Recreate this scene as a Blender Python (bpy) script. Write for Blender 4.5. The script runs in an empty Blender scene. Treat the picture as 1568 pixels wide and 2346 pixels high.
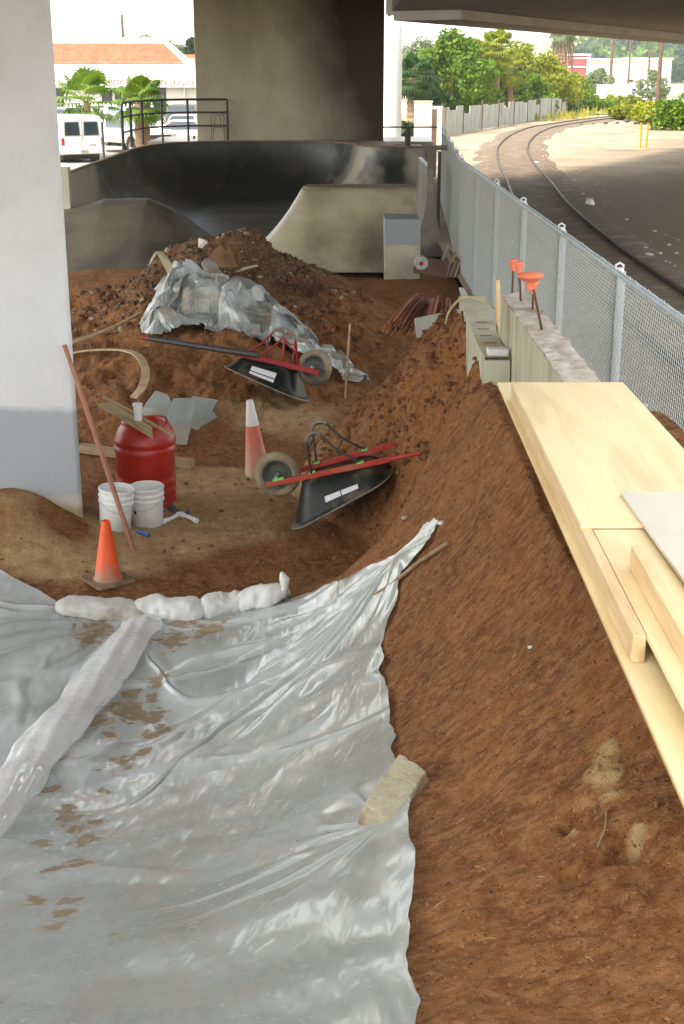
import bpy, math, random
import numpy as np
from mathutils import Vector, Matrix, Euler
SC = bpy.context.scene
COL = SC.collection
R = math.radians
random.seed(7)

# ------------------------------------------------------------ camera, sky, sun, exposure
TH = R(18.2); EYE = Vector((0, 0, 3.5))
cd = bpy.data.cameras.new('camera'); cam = bpy.data.objects.new('camera', cd); COL.objects.link(cam)
cam.location = EYE; cam.rotation_euler = (R(90)-TH, 0, 0)
cd.sensor_fit = 'VERTICAL'; cd.sensor_height = 36.0; cd.lens = 36.0*3050/2346
cd.clip_start = 0.05; cd.clip_end = 5000
SC.camera = cam
SUN_EL = R(52); SUN_DIR = Vector((-0.80, -0.60, 0)).normalized()      # towards the sun, on the map
wd = bpy.data.worlds.new('World'); SC.world = wd; wd.use_nodes = True
nt = wd.node_tree; bg = nt.nodes['Background']
sky = nt.nodes.new('ShaderNodeTexSky'); sky.sky_type = 'NISHITA'; sky.sun_disc = False
sky.sun_elevation = SUN_EL; sky.sun_rotation = math.atan2(SUN_DIR.x, SUN_DIR.y)
sky.dust_density = 1.6; sky.air_density = 1.0; sky.ozone_density = 0.6; sky.altitude = 0
hs = nt.nodes.new('ShaderNodeHueSaturation'); hs.inputs['Saturation'].default_value = .30; hs.inputs['Value'].default_value = 1.25
tn = nt.nodes.new('ShaderNodeMix'); tn.data_type = 'RGBA'; tn.blend_type = 'MULTIPLY'; tn.inputs[0].default_value = 1; tn.inputs[7].default_value = (1, .985, .94, 1)
nt.links.new(sky.outputs[0], hs.inputs['Color']); nt.links.new(hs.outputs[0], tn.inputs[6]); nt.links.new(tn.outputs[2], bg.inputs[0]); bg.inputs[1].default_value = 0.15
sd = bpy.data.lights.new('sun', 'SUN'); sun = bpy.data.objects.new('sun', sd); COL.objects.link(sun)
sd.energy = 1.5; sd.angle = R(10); sd.color = (1.0, 0.93, 0.80)
tosun = Vector((SUN_DIR.x*math.cos(SUN_EL), SUN_DIR.y*math.cos(SUN_EL), math.sin(SUN_EL)))
sun.rotation_euler = tosun.to_track_quat('Z', 'Y').to_euler(); sun.location = (-20, -20, 40)
SC.view_settings.view_transform = 'Standard'; SC.view_settings.look = 'None'
SC.view_settings.exposure = 2.05; SC.view_settings.gamma = 1.0
SC.render.resolution_x = 684; SC.render.resolution_y = 1024
SC.cycles.max_bounces = 8; SC.cycles.diffuse_bounces = 4; SC.cycles.transparent_max_bounces = 12

# ------------------------------------------------------------ measuring helpers
cT, sT = math.cos(TH), math.sin(TH)
def ray(u, v):
    x = (u-784)/3050.0; y = (1173-v)/3050.0
    return Vector((x, cT+y*sT, y*cT-sT))
def onz(u, v, z=0.0):
    d = ray(u, v); k = (z-3.5)/d.z; return EYE+d*k
def ony(u, v, y):
    d = ray(u, v); return EYE+d*(y/d.y)

# ------------------------------------------------------------ noise
def _h(ix, iy, s):
    n = (ix.astype(np.int64)*374761393 + iy.astype(np.int64)*668265263 + s*1274126177) & 0xffffffff
    n = ((n ^ (n >> 13))*1274126177) & 0xffffffff
    return ((n ^ (n >> 16)) & 0xffff)/65535.0
def vn(x, y, s=0):
    x = np.asarray(x, float); y = np.asarray(y, float)
    ix = np.floor(x); iy = np.floor(y); fx = x-ix; fy = y-iy
    ix = ix.astype(np.int64); iy = iy.astype(np.int64)
    fx = fx*fx*(3-2*fx); fy = fy*fy*(3-2*fy)
    a = _h(ix, iy, s); b = _h(ix+1, iy, s); c = _h(ix, iy+1, s); d = _h(ix+1, iy+1, s)
    return (a+(b-a)*fx)*(1-fy)+(c+(d-c)*fx)*fy
def fbm(x, y, o=4, s=0, g=.5):
    t = 0; a = 1; n = 0
    for k in range(o):
        t = t+a*(vn(np.asarray(x)*2**k+k*17.3, np.asarray(y)*2**k-k*9.1, s+k)-.5); n += a; a *= g
    return t/n*2
def sm(a, b, x):
    t = np.clip((np.asarray(x, float)-a)/(b-a), 0, 1); return t*t*(3-2*t)

# ------------------------------------------------------------ the dug ground
def masks(x, y):
    x = np.asarray(x, float); y = np.asarray(y, float)
    nw_ = sm(.25, .9, x)*.95
    wR = 1-sm(8.7, 10.4, y-.25*(x-1)-nw_)
    prof = 1.72*np.clip((x+1.35)/2.35, 0, 1)**2.15
    right = prof*wR
    bank = 1.76-1.05*np.abs(1.03-x)-np.clip(y-12.1, 0, 9)*1.3
    nrm = ((x+.6)*.895+(y-12.35)*.446)
    pile = np.clip(nrm, -1, 9)*2.0
    pile = np.minimum(pile, bank)*sm(8.3, 9.3, y)
    pile = np.where(y > 8.3, pile, 0)
    hill = np.interp(x, [-8, -5.5, -4.4, -3.4, -2.4, -1.5, -.9, -.16, .46, 1.3], [.3, .35, .45, .72, 1.36, 1.52, 1.2, .78, .42, 0])
    hill = hill*np.interp(y, [13.4, 14.4, 15.6, 17, 19, 20.6, 21.2, 23, 24.2], [0, .22, .36, .42, .74, .97, 1, .35, 0])
    lm = .46*np.exp(-(((x+2.85)/.62)**2+((y-10.8)/.62)**2))
    return right, pile, hill, lm
def base_h(x, y):
    x = np.asarray(x, float); y = np.asarray(y, float)
    right, pile, hill, lm = masks(x, y)
    zf = -.3+.2*sm(22.5, 25, y)
    near = .062*np.clip(8.0-y, 0, 9)**1.9
    rp = np.maximum(np.maximum(right, pile), 0)
    h = zf+1.9*(1-(1-np.minimum(rp, 1.85)/1.9)*(1-np.minimum(near, 1.8)/1.9))+hill+lm
    h = h+.10*sm(-1.5, -3, x)*sm(10.3, 9, y)
    # behind the low walls the ground drops to street level
    drop = sm(1.09, 1.15, x)*(y > 8.5)
    h = np.where((x > .9) & (y < 9), np.minimum(h, 1.52), h)
    h = h*(1-drop)+drop*np.minimum(h, .05)
    return h
HOLES = []
def terr(x, y, fine=True):
    x = np.asarray(x, float); y = np.asarray(y, float)
    right, pile, hill, lm = masks(x, y)
    h = base_h(x, y)
    k = np.clip(right*1.4, 0, 1)
    pm_ = np.clip(pile*2.5, 0, 1); hm = np.clip(hill*2, 0, 1)
    h = h+fbm(x*1.1, y*1.1, 3, 3)*.05*(1+hm)
    if fine:
        # shovel marks running down the slope
        ca, sa = math.cos(1.2), math.sin(1.2); xs = x*ca+y*sa; ys = y*ca-x*sa
        h = h+k*(fbm(xs*1.2, ys*5, 3, 11)*.017+fbm(x*5, y*5, 3, 29)*.012+fbm(xs*3.5, ys*13, 2, 21)*.006+np.abs(fbm(x*3, y*3, 3, 23))*.025+np.abs(fbm(x*13, y*13, 3, 27))*.010)
        h = h+pm_*(np.abs(fbm(x*3.2, y*3.2, 4, 31))*.30-.05+np.abs(fbm(x*8, y*8, 2, 33))*.07)
        h = h+hm*(fbm(x*2.3, y*2.3, 3, 41)*.14+fbm(x*8, y*8, 3, 43)*.06)
        h = h+fbm(x*7, y*7, 3, 51)*.014*(1-.5*k)
        h = h+fbm(x*28, y*28, 2, 61)*.006
        for (hx, hy, r, dp) in HOLES:
            h = h-dp*np.exp(-(((x-hx)/r)**2+((y-hy)/r)**2))
    return h
def T(x, y, fine=True): return float(terr(np.array([x]), np.array([y]), fine)[0])
def G(u, v, lift=0.0):
    """where the line of sight through a point of the photograph meets the dug ground"""
    d = ray(u, v); y = np.linspace(1.5, 27, 2200); k = y/d.y
    px = d.x*k; pz = 3.5+d.z*k; hh = terr(px, y, False)
    i = int(np.argmax(pz < hh+lift))
    if i == 0: i = len(y)-1
    return Vector((px[i], y[i], float(hh[i])+lift))
_a = G(1330, 1875); _b = G(1440, 1935); _c = G(1325, 1995)
HOLES += [(_a.x, _a.y, .045, .12), (_b.x, _b.y, .05, .13), (_c.x, _c.y, .05, .07)]
LUMP = [(1392, 1715, .026, .018), (1386, 1752, .030, .028), (1378, 1790, .028, .032), (1398, 1822, .022, .028), (1316, 1905, .015, .022), (1462, 1905, .018, .02), (1362, 1778, .018, .02), (1405, 1775, .016, .02)]
LUMPW = [(G(u, v), r, d) for u, v, r, d in LUMP]
HOLES += [(p.x, p.y, r, -d) for p, r, d in LUMPW]
for _u, _v, _r, _d in ((1150, 1640, .07, .025), (1260, 1560, .09, .03), (1080, 1830, .08, .02), (1200, 2080, .10, .03), (1330, 2120, .07, .035), (1060, 2180, .09, .02), (1180, 1400, .06, .02), (1320, 1650, .06, .03), (1240, 1850, .05, .03)):
    _p = G(_u, _v); HOLES.append((_p.x, _p.y, _r, _d))

# ------------------------------------------------------------ materials
MATS = {}
def pm(name, c1, c2=None, sc=8, rough=.7, bump=0.0, bs=40, metal=0.0, spec=.5, det=6, stretch=(1, 1, 1), coord='Object', c3=None, coat=0.0, r2=None, thr=(.35, .65), s3=1.0):
    m = bpy.data.materials.new(name); m.use_nodes = True; n = m.node_tree; L = n.links
    b = n.nodes['Principled BSDF']
    b.inputs['Roughness'].default_value = rough; b.inputs['Metallic'].default_value = metal
    b.inputs['Specular IOR Level'].default_value = spec
    b.inputs['Coat Weight'].default_value = coat
    tc = n.nodes.new('ShaderNodeTexCoord'); mp = n.nodes.new('ShaderNodeMapping'); mp.inputs['Scale'].default_value = stretch
    L.new(tc.outputs[coord], mp.inputs[0])
    def noise(s, d=det, off=0):
        q = n.nodes.new('ShaderNodeTexNoise'); q.inputs['Scale'].default_value = s; q.inputs['Detail'].default_value = d
        q.inputs['Roughness'].default_value = .62; L.new(mp.outputs[0], q.inputs[0]); return q
    def ramp(src, a, c, lo, hi):
        r = n.nodes.new('ShaderNodeMapRange'); r.inputs[1].default_value = lo; r.inputs[2].default_value = hi; L.new(src, r.inputs[0])
        x = n.nodes.new('ShaderNodeMix'); x.data_type = 'RGBA'; L.new(r.outputs[0], x.inputs[0])
        if isinstance(a, tuple): x.inputs[6].default_value = (*a, 1)
        else: L.new(a, x.inputs[6])
        x.inputs[7].default_value = (*c, 1); return x.outputs[2], r.outputs[0]
    out = None
    if c2 is None: c2 = tuple(v*.8 for v in c1)
    out, fac = ramp(noise(sc).outputs[0], c1, c2, *thr)
    if c3 is not None:
        out, fac = ramp(noise(sc*.37*s3, 8).outputs[0], out, c3, .52, .68)
        if r2 is not None:
            r = n.nodes.new('ShaderNodeMapRange'); r.inputs[3].default_value = rough; r.inputs[4].default_value = r2
            L.new(fac, r.inputs[0]); L.new(r.outputs[0], b.inputs['Roughness'])
    L.new(out, b.inputs['Base Color'])
    if bump > 0:
        q = noise(bs, 8); bp = n.nodes.new('ShaderNodeBump'); bp.inputs['Strength'].default_value = bump; bp.inputs['Distance'].default_value = .02
        L.new(q.outputs[0], bp.inputs['Height']); L.new(bp.outputs[0], b.inputs['Normal'])
    MATS[name] = m; return m

def grain(m, scale, stretch, dark=(.40, .25, .10), amt=.5, knots=0.0, rot=0.0, dist=6):
    n = m.node_tree; L = n.links; b = n.nodes['Principled BSDF']; src = b.inputs['Base Color'].links[0].from_socket
    tc = n.nodes.new('ShaderNodeTexCoord'); mp = n.nodes.new('ShaderNodeMapping'); mp.inputs['Scale'].default_value = stretch; mp.inputs['Rotation'].default_value = (0, 0, rot); L.new(tc.outputs['Object'], mp.inputs[0])
    w = n.nodes.new('ShaderNodeTexNoise'); w.noise_type = 'RIDGED_MULTIFRACTAL'; w.inputs['Scale'].default_value = scale; w.inputs['Detail'].default_value = 4; w.inputs['Distortion'].default_value = dist*.1; L.new(mp.outputs[0], w.inputs[0])
    r = n.nodes.new('ShaderNodeMapRange'); r.inputs[1].default_value = .55; r.inputs[2].default_value = 1.3; r.inputs[4].default_value = amt; L.new(w.outputs[0], r.inputs[0])
    x = n.nodes.new('ShaderNodeMix'); x.data_type = 'RGBA'; L.new(r.outputs[0], x.inputs[0]); L.new(src, x.inputs[6]); x.inputs[7].default_value = (*dark, 1); out = x.outputs[2]
    if knots:
        v = n.nodes.new('ShaderNodeTexVoronoi'); v.inputs['Scale'].default_value = knots; L.new(tc.outputs['Object'], v.inputs[0])
        q = n.nodes.new('ShaderNodeMapRange'); q.inputs[1].default_value = .16; q.inputs[2].default_value = .06; L.new(v.outputs[0], q.inputs[0]); k = n.nodes.new('ShaderNodeMix'); k.data_type = 'RGBA'; L.new(q.outputs[0], k.inputs[0]); L.new(out, k.inputs[6]); k.inputs[7].default_value = (.20, .10, .04, 1); out = k.outputs[2]
    L.new(out, b.inputs['Base Color']); return m
# ------------------------------------------------------------ mesh helpers
class MB:
    def __init__(s): s.v = []; s.f = []; s.M = Matrix.Identity(4)
    def add(s, vs, fs):
        o = len(s.v); s.v += [tuple(s.M @ Vector(p)) for p in vs]; s.f += [tuple(i+o for i in f) for f in fs]; return s
    def box(s, c, d, rot=None):
        x, y, z = d[0]/2, d[1]/2, d[2]/2; c = Vector(c)
        vs = [Vector((a*x, b*y, e*z)) for e in (-1, 1) for b in (-1, 1) for a in (-1, 1)]
        if rot is not None:
            q = Euler(rot).to_matrix(); vs = [q @ p for p in vs]
        return s.add([p+c for p in vs], [(0, 2, 3, 1), (4, 5, 7, 6), (0, 1, 5, 4), (2, 6, 7, 3), (0, 4, 6, 2), (1, 3, 7, 5)])
    def bar(s, a, b, w, h, up=(0, 0, 1)):
        a = Vector(a); b = Vector(b); d = (b-a).normalized(); u = Vector(up); r = d.cross(u)
        if r.length < 1e-4: r = d.cross(Vector((1, 0, 0)))
        r.normalize(); u = r.cross(d).normalized(); vs = []
        for p in (a, b):
            for (i, j) in ((-1, -1), (1, -1), (1, 1), (-1, 1)): vs.append(p+r*(i*w/2)+u*(j*h/2))
        return s.add(vs, [(0, 1, 2, 3), (7, 6, 5, 4), (0, 4, 5, 1), (1, 5, 6, 2), (2, 6, 7, 3), (3, 7, 4, 0)])
    def tube(s, pts, r, n=8, cap=True):
        pts = [Vector(p) for p in pts]; m = len(pts); rr = r if isinstance(r, (list, tuple)) else [r]*m
        vs = []; pu = None
        for i, p in enumerate(pts):
            d = (pts[min(i+1, m-1)]-pts[max(i-1, 0)]).normalized()
            if pu is None:
                pu = d.cross(Vector((0, 0, 1)))
                if pu.length < 1e-3: pu = d.cross(Vector((1, 0, 0)))
            pu = (pu-d*pu.dot(d)).normalized(); w = d.cross(pu)
            for k in range(n):
                a = 2*math.pi*k/n; vs.append(p+pu*(math.cos(a)*rr[i])+w*(math.sin(a)*rr[i]))
        fs = [(i*n+k, i*n+(k+1) % n, (i+1)*n+(k+1) % n, (i+1)*n+k) for i in range(m-1) for k in range(n)]
        if cap: fs += [tuple(range(n-1, -1, -1)), tuple((m-1)*n+k for k in range(n))]
        return s.add(vs, fs)
    def lathe(s, prof, n=32, c=(0, 0, 0), axis='z', closed=False):
        vs = []; m = len(prof)
        for (r, z) in prof:
            for k in range(n):
                a = 2*math.pi*k/n; x, y = r*math.cos(a), r*math.sin(a)
                p = {'z': (x, y, z), 'y': (x, z, y), 'x': (z, x, y)}[axis]; vs.append((p[0]+c[0], p[1]+c[1], p[2]+c[2]))
        fs = [(i*n+k, i*n+(k+1) % n, (i+1)*n+(k+1) % n, (i+1)*n+k) for i in range(m-1) for k in range(n)]
        if closed: fs += [((m-1)*n+k, (m-1)*n+(k+1) % n, (k+1) % n, k) for k in range(n)]
        else:
            if prof[0][0] > 1e-4: fs.append(tuple(range(n-1, -1, -1)))
            if prof[-1][0] > 1e-4: fs.append(tuple((m-1)*n+k for k in range(n)))
        return s.add(vs, fs)
    def prism(s, poly, z0, z1):
        n = len(poly); vs = [(x, y, z0) for x, y in poly]+[(x, y, z1) for x, y in poly]
        return s.add(vs, [tuple(range(n-1, -1, -1)), tuple(range(n, 2*n))]+[(i, (i+1) % n, n+(i+1) % n, n+i) for i in range(n)])
    def extr(s, poly, a, b):
        """polygon in the x-z plane pushed along y from a to b"""
        n = len(poly); vs = [(x, a, z) for x, z in poly]+[(x, b, z) for x, z in poly]
        return s.add(vs, [tuple(range(n)), tuple(range(2*n-1, n-1, -1))]+[(i, n+i, n+(i+1) % n, (i+1) % n) for i in range(n)])
    def slab(s, pts, n, t):
        """flat polygon of 3-D points thickened along n"""
        n = Vector(n).normalized()*t; m = len(pts); vs = [Vector(p) for p in pts]+[Vector(p)+n for p in pts]
        return s.add(vs, [tuple(range(m-1, -1, -1)), tuple(range(m, 2*m))]+[(i, (i+1) % m, m+(i+1) % m, m+i) for i in range(m)])
    def build(s, name, mat, parent=None, bev=0, smooth=False, loc=None, fix=True):
        me = bpy.data.meshes.new(name)
        vs = s.v
        if loc is not None: vs = [tuple(Vector(p)-Vector(loc)) for p in vs]
        me.from_pydata(vs, [], s.f)
        me.materials.append(mat)
        if fix:
            import bmesh
            bm = bmesh.new(); bm.from_mesh(me); bmesh.ops.recalc_face_normals(bm, faces=bm.faces[:]); bm.to_mesh(me); bm.free()
        if smooth:
            me.polygons.foreach_set('use_smooth', [True]*len(me.polygons))
            if smooth == 'auto': me.set_sharp_from_angle(angle=R(40))
        o = bpy.data.objects.new(name, me); COL.objects.link(o)
        if loc is not None: o.location = loc
        if parent: o.parent = parent
        if bev:
            b = o.modifiers.new('bevel', 'BEVEL'); b.width = bev; b.segments = 2; b.limit_method = 'ANGLE'; b.angle_limit = R(35)
        return o
def grid_obj(name, P, mat, parent=None, keep=None, smooth=True, attrs=None):
    """P: (ny, nx, 3) array"""
    ny, nx, _ = P.shape
    idx = np.arange(ny*nx).reshape(ny, nx)
    q = np.stack([idx[:-1, :-1], idx[:-1, 1:], idx[1:, 1:], idx[1:, :-1]], -1).reshape(-1, 4)
    if keep is not None: q = q[keep.reshape(-1)]
    V = P.reshape(-1, 3)
    used = np.unique(q); mp = -np.ones(len(V), int); mp[used] = np.arange(len(used)); q = mp[q]; V = V[used]
    me = bpy.data.meshes.new(name); me.vertices.add(len(V)); me.vertices.foreach_set('co', V.astype(np.float32).ravel())
    me.loops.add(q.size); me.loops.foreach_set('vertex_index', q.ravel().astype(np.int32))
    me.polygons.add(len(q)); me.polygons.foreach_set('loop_start', (np.arange(len(q))*4).astype(np.int32))
    me.polygons.foreach_set('loop_total', np.full(len(q), 4, np.int32))
    me.update(calc_edges=True); me.validate()
    me.polygons.foreach_set('use_smooth', [bool(smooth)]*len(me.polygons))
    for k, a in (attrs or {}).items():
        at = me.attributes.new(k, 'FLOAT', 'POINT'); at.data.foreach_set('value', a.reshape(-1)[used].astype(np.float32))
    me.materials.append(mat)
    o = bpy.data.objects.new(name, me); COL.objects.link(o)
    if parent: o.parent = parent
    return o
def tag(o, label=None, cat=None, group=None, kind=None):
    if label: o['label'] = label
    if cat: o['category'] = cat
    if group: o['group'] = group
    if kind: o['kind'] = kind
    return o
def empty(name, loc, label, cat, group=None, rot=(0, 0, 0)):
    o = bpy.data.objects.new(name, None); COL.objects.link(o); o.location = loc; o.rotation_euler = rot
    o.empty_display_size = .1
    return tag(o, label, cat, group)
KIDS = {}
def copy_tree(o, parent=None):
    c = o.copy(); COL.objects.link(c); c.parent = parent
    for ch in [q for q in list(COL.objects) if q.parent == o]: copy_tree(ch, c)
    return c
def curvepts(pts, n):
    """smooth line through points (Catmull-Rom)"""
    P = [Vector(p) for p in pts]; P = [P[0]*2-P[1]]+P+[P[-1]*2-P[-2]]; out = []
    m = len(P)-3
    for i in range(n+1):
        t = i/n*m; k = min(int(t), m-1); t -= k; a, b, c, d = P[k:k+4]
        out.append(.5*((2*b)+(c-a)*t+(2*a-5*b+4*c-d)*t*t+(3*b-a-3*c+d)*t**3))
    return out

# ------------------------------------------------------------ materials of the setting
def dirt_material():
    m = bpy.data.materials.new('dirt'); m.use_nodes = True; n = m.node_tree; L = n.links; b = n.nodes['Principled BSDF']
    b.inputs['Roughness'].default_value = .95; b.inputs['Specular IOR Level'].default_value = .15
    tc = n.nodes.new('ShaderNodeTexCoord')
    def noise(s, d=8, st=(1, 1, 1), rot=0, r=.65):
        mp = n.nodes.new('ShaderNodeMapping'); mp.inputs['Scale'].default_value = st; mp.inputs['Rotation'].default_value = (0, 0, rot)
        L.new(tc.outputs['Object'], mp.inputs[0])
        q = n.nodes.new('ShaderNodeTexNoise'); q.inputs['Scale'].default_value = s; q.inputs['Detail'].default_value = d; q.inputs['Roughness'].default_value = r
        L.new(mp.outputs[0], q.inputs[0]); return q.outputs[0]
    def mix(f, a, c):
        x = n.nodes.new('ShaderNodeMix'); x.data_type = 'RGBA'
        L.new(f, x.inputs[0])
        for i, q in ((6, a), (7, c)):
            if isinstance(q, tuple): x.inputs[i].default_value = (*q, 1)
            else: L.new(q, x.inputs[i])
        return x.outputs[2]
    def rng(s, lo, hi, a=0, c=1):
        r = n.nodes.new('ShaderNodeMapRange'); r.inputs[1].default_value = lo; r.inputs[2].default_value = hi; r.inputs[3].default_value = a; r.inputs[4].default_value = c
        L.new(s, r.inputs[0]); return r.outputs[0]
    def att(k):
        a = n.nodes.new('ShaderNodeAttribute'); a.attribute_name = k; return a.outputs['Fac']
    def mul(a, c):
        x = n.nodes.new('ShaderNodeMath'); x.operation = 'MULTIPLY'; L.new(a, x.inputs[0])
        if isinstance(c, float): x.inputs[1].default_value = c
        else: L.new(c, x.inputs[1])
        return x.outputs[0]
    def add(a, c):
        x = n.nodes.new('ShaderNodeMath'); x.operation = 'ADD'; L.new(a, x.inputs[0]); L.new(c, x.inputs[1]); return x.outputs[0]
    col = mix(rng(noise(2.2), .38, .62), (.255, .102, .032), (.140, .052, .016))
    col = mix(rng(noise(19), .42, .66), col, (.30, .155, .068))
    col = mix(mul(rng(noise(8, 9, (1, 2.2, 1), -1.2), .48, .74, 0, .7), att('slope')), col, (.42, .21, .085))
    col = mix(mul(rng(noise(9, 9, (1, 2.4, 1), -1.2), .54, .72, 0, .8), att('slope')), col, (.080, .030, .011))
    dry = rng(add(att('dry'), mul(noise(3), .8)), .62, .92)
    drycol = mix(rng(noise(9), .35, .65), (.50, .35, .175), (.33, .21, .095))
    col = mix(dry, col, drycol)
    rub = rng(add(att('rubble'), mul(noise(4), .7)), .65, .95)
    rubcol = mix(rng(noise(26, 6), .42, .6), (.105, .055, .027), (.22, .13, .068))
    col = mix(rub, col, rubcol)
    col = mix(rng(noise(70, 3), .60, .74), col, (.42, .27, .14))
    col = mix(rng(noise(55, 3), .30, .39, 1, 0), col, (.045, .020, .010))
    L.new(col, b.inputs['Base Color'])
    bp = n.nodes.new('ShaderNodeBump'); bp.inputs['Strength'].default_value = .75; bp.inputs['Distance'].default_value = .02
    L.new(add(noise(30, 8), mul(noise(110, 4), .5)), bp.inputs['Height']); L.new(bp.outputs[0], b.inputs['Normal'])
    return m
M_dirt = dirt_material()
M_conc = pm('smooth_concrete', (.26, .235, .18), (.17, .15, .11), 1.6, .42, .15, 25, c3=(.095, .085, .065), r2=.3)
M_bowl = pm('stained_concrete', (.034, .036, .027), (.010, .012, .009), .30, .45, .10, 20, c3=(.055, .052, .038), r2=.34, thr=(.40, .52), s3=2.2)
M_pier = pm('pier_concrete', (.37, .34, .245), (.26, .23, .16), .55, .85, .2, 18, c3=(.075, .055, .035), stretch=(1, 1, .5))
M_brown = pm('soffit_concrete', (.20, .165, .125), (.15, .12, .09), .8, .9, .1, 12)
M_girder = pm('girder_concrete', (.66, .64, .60), (.55, .53, .49), .9, .85, .1, 12)
M_coltan = pm('coping_concrete', (.24, .155, .080), (.15, .10, .055), 3, .7, .2, 30)

# ------------------------------------------------------------ the dug ground
def blob(x, y, cx, cy, rx, ry, a=0):
    dx, dy = x-cx, y-cy; c, s = math.cos(a), math.sin(a)
    return np.exp(-(((dx*c+dy*s)/rx)**2+((-dx*s+dy*c)/ry)**2))
ys = [0.5]
while ys[-1] < 25.9: ys.append(ys[-1]+.007+.0037*ys[-1])
ys = np.array(ys); nc, nf = 40, 430
YY = np.repeat(ys[:, None], nc+nf, 1)
xl = -(0.285*ys+1.0)
s1 = np.linspace(0, 1, nc, endpoint=False)**.6; s2 = np.linspace(0, 1, nf)
XX = np.concatenate([-8+(xl[:, None]+8)*s1[None], xl[:, None]+(2.1-xl[:, None])*s2[None]], 1)
ZZ = terr(XX, YY)
right, pile, hill, lm = masks(XX, YY)
dry = .9*blob(XX, YY, -1.35, 11.4, 1.0, 1.1)+.9*blob(XX, YY, -.9, 12.6, .8, .6)+.55*blob(XX, YY, -2.2, 10.0, .8, .35)+.25*blob(XX, YY, -2.9, 10.6, .9, .7)+.55*blob(XX, YY, -.6, 14.3, .9, .8)+.45*blob(XX, YY, -1.9, 9.55, .5, .2)
dry = dry-.8*blob(XX, YY, -.35, 10.2, 1.0, .35, .45)-.7*blob(XX, YY, -1.75, 9.35, 1.0, .3)-.8*blob(XX, YY, -.9, 13.3, .5, .35)
m1 = G(150, 1190); dry = dry-1.2*blob(XX, YY, m1.x, m1.y, .13, .17, .5)
rub = np.clip(hill*1.0-.25, 0, 1)*sm(17.6, 19.3, YY)
for _p, _r, _d in LUMPW: dry = dry+.62*blob(XX, YY, _p.x, _p.y, _r*1.7, _r*2.2)
tr = grid_obj('ground_dirt', np.stack([XX, YY, ZZ], -1), M_dirt, attrs={'dry': np.clip(dry, -1, 1), 'slope': np.clip(right*1.3, 0, 1)*sm(11, 9, YY), 'rubble': rub})
tag(tr, kind='structure')

# ------------------------------------------------------------ open ground to the horizon
M_ground = pm('open_ground', (.34, .27, .18), (.23, .175, .11), .35, .95, .5, 9, c3=(.15, .10, .055), coord='Object')
gx = sorted(set([-1290, -700, -300, -150, -80, -50, -30, -20, -14, -8, 2.1]+list(np.arange(2.6, 30, .6))+list(np.arange(31, 60, 3))+[70, 90, 120, 200, 400, 900, 1290]))
gy = sorted(set([-290,  -100, -40, -15, -5, .5, 25.9]+list(np.arange(1.2, 25, 1.0))+[45.8]+list(np.arange(46.5, 130, 1.4))+[140, 160, 200, 260, 400, 700, 1190]))
GX, GY = np.meshgrid(gx, gy)
GZ = fbm(GX*.35, GY*.35, 3, 5)*.10*sm(2.3, 5, GX)*sm(200, 90, GY)*sm(90, 50, GX)-.03*sm(2, 3, GX)
keep = ~((GX[:-1, :-1] >= -8) & (GX[1:, 1:] <= 2.1) & (GY[:-1, :-1] >= .5) & (GY[1:, 1:] <= 45.8))
def shade_mix(m):  # paints the bridge's shade into the ground colour as darker brown
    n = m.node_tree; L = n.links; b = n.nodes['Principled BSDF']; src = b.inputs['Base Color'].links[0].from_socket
    at = n.nodes.new('ShaderNodeAttribute'); at.attribute_name = 'bridge_shade'; tc = n.nodes.new('ShaderNodeTexCoord'); mp = n.nodes.new('ShaderNodeMapping'); mp.inputs['Scale'].default_value = (1, .35, 1); mp.inputs['Rotation'].default_value = (0, 0, R(35)); L.new(tc.outputs['Object'], mp.inputs[0])
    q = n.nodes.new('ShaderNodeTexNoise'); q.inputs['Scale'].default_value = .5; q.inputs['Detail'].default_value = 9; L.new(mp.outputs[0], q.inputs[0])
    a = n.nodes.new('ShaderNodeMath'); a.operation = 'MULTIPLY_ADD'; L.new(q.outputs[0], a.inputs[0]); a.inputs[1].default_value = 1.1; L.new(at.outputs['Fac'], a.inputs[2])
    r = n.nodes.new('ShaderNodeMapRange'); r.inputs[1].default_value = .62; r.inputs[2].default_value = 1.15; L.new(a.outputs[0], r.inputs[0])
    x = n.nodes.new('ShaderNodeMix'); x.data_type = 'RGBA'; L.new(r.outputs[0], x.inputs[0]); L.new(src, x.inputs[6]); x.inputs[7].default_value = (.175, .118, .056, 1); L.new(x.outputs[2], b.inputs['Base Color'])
shade_mix(M_ground)
tag(grid_obj('ground', np.stack([GX, GY, GZ], -1), M_ground, keep=keep, attrs={'bridge_shade': sm(62, 36, GY)*sm(2, 3, GX)}), kind='structure')
M_lot = pm('lot_asphalt', (.30, .28, .24), (.24, .22, .19), 1.2, .9, .2, 20)
o = MB().box((-60, 77, .006), (103, 106, .012)).build('parking_lot', M_lot); tag(o, kind='structure')
M_grass = pm('dry_grass_ground', (.24, .26, .06), (.33, .30, .12), .5, .95, .4, 8, c3=(.13, .19, .04))

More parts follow.
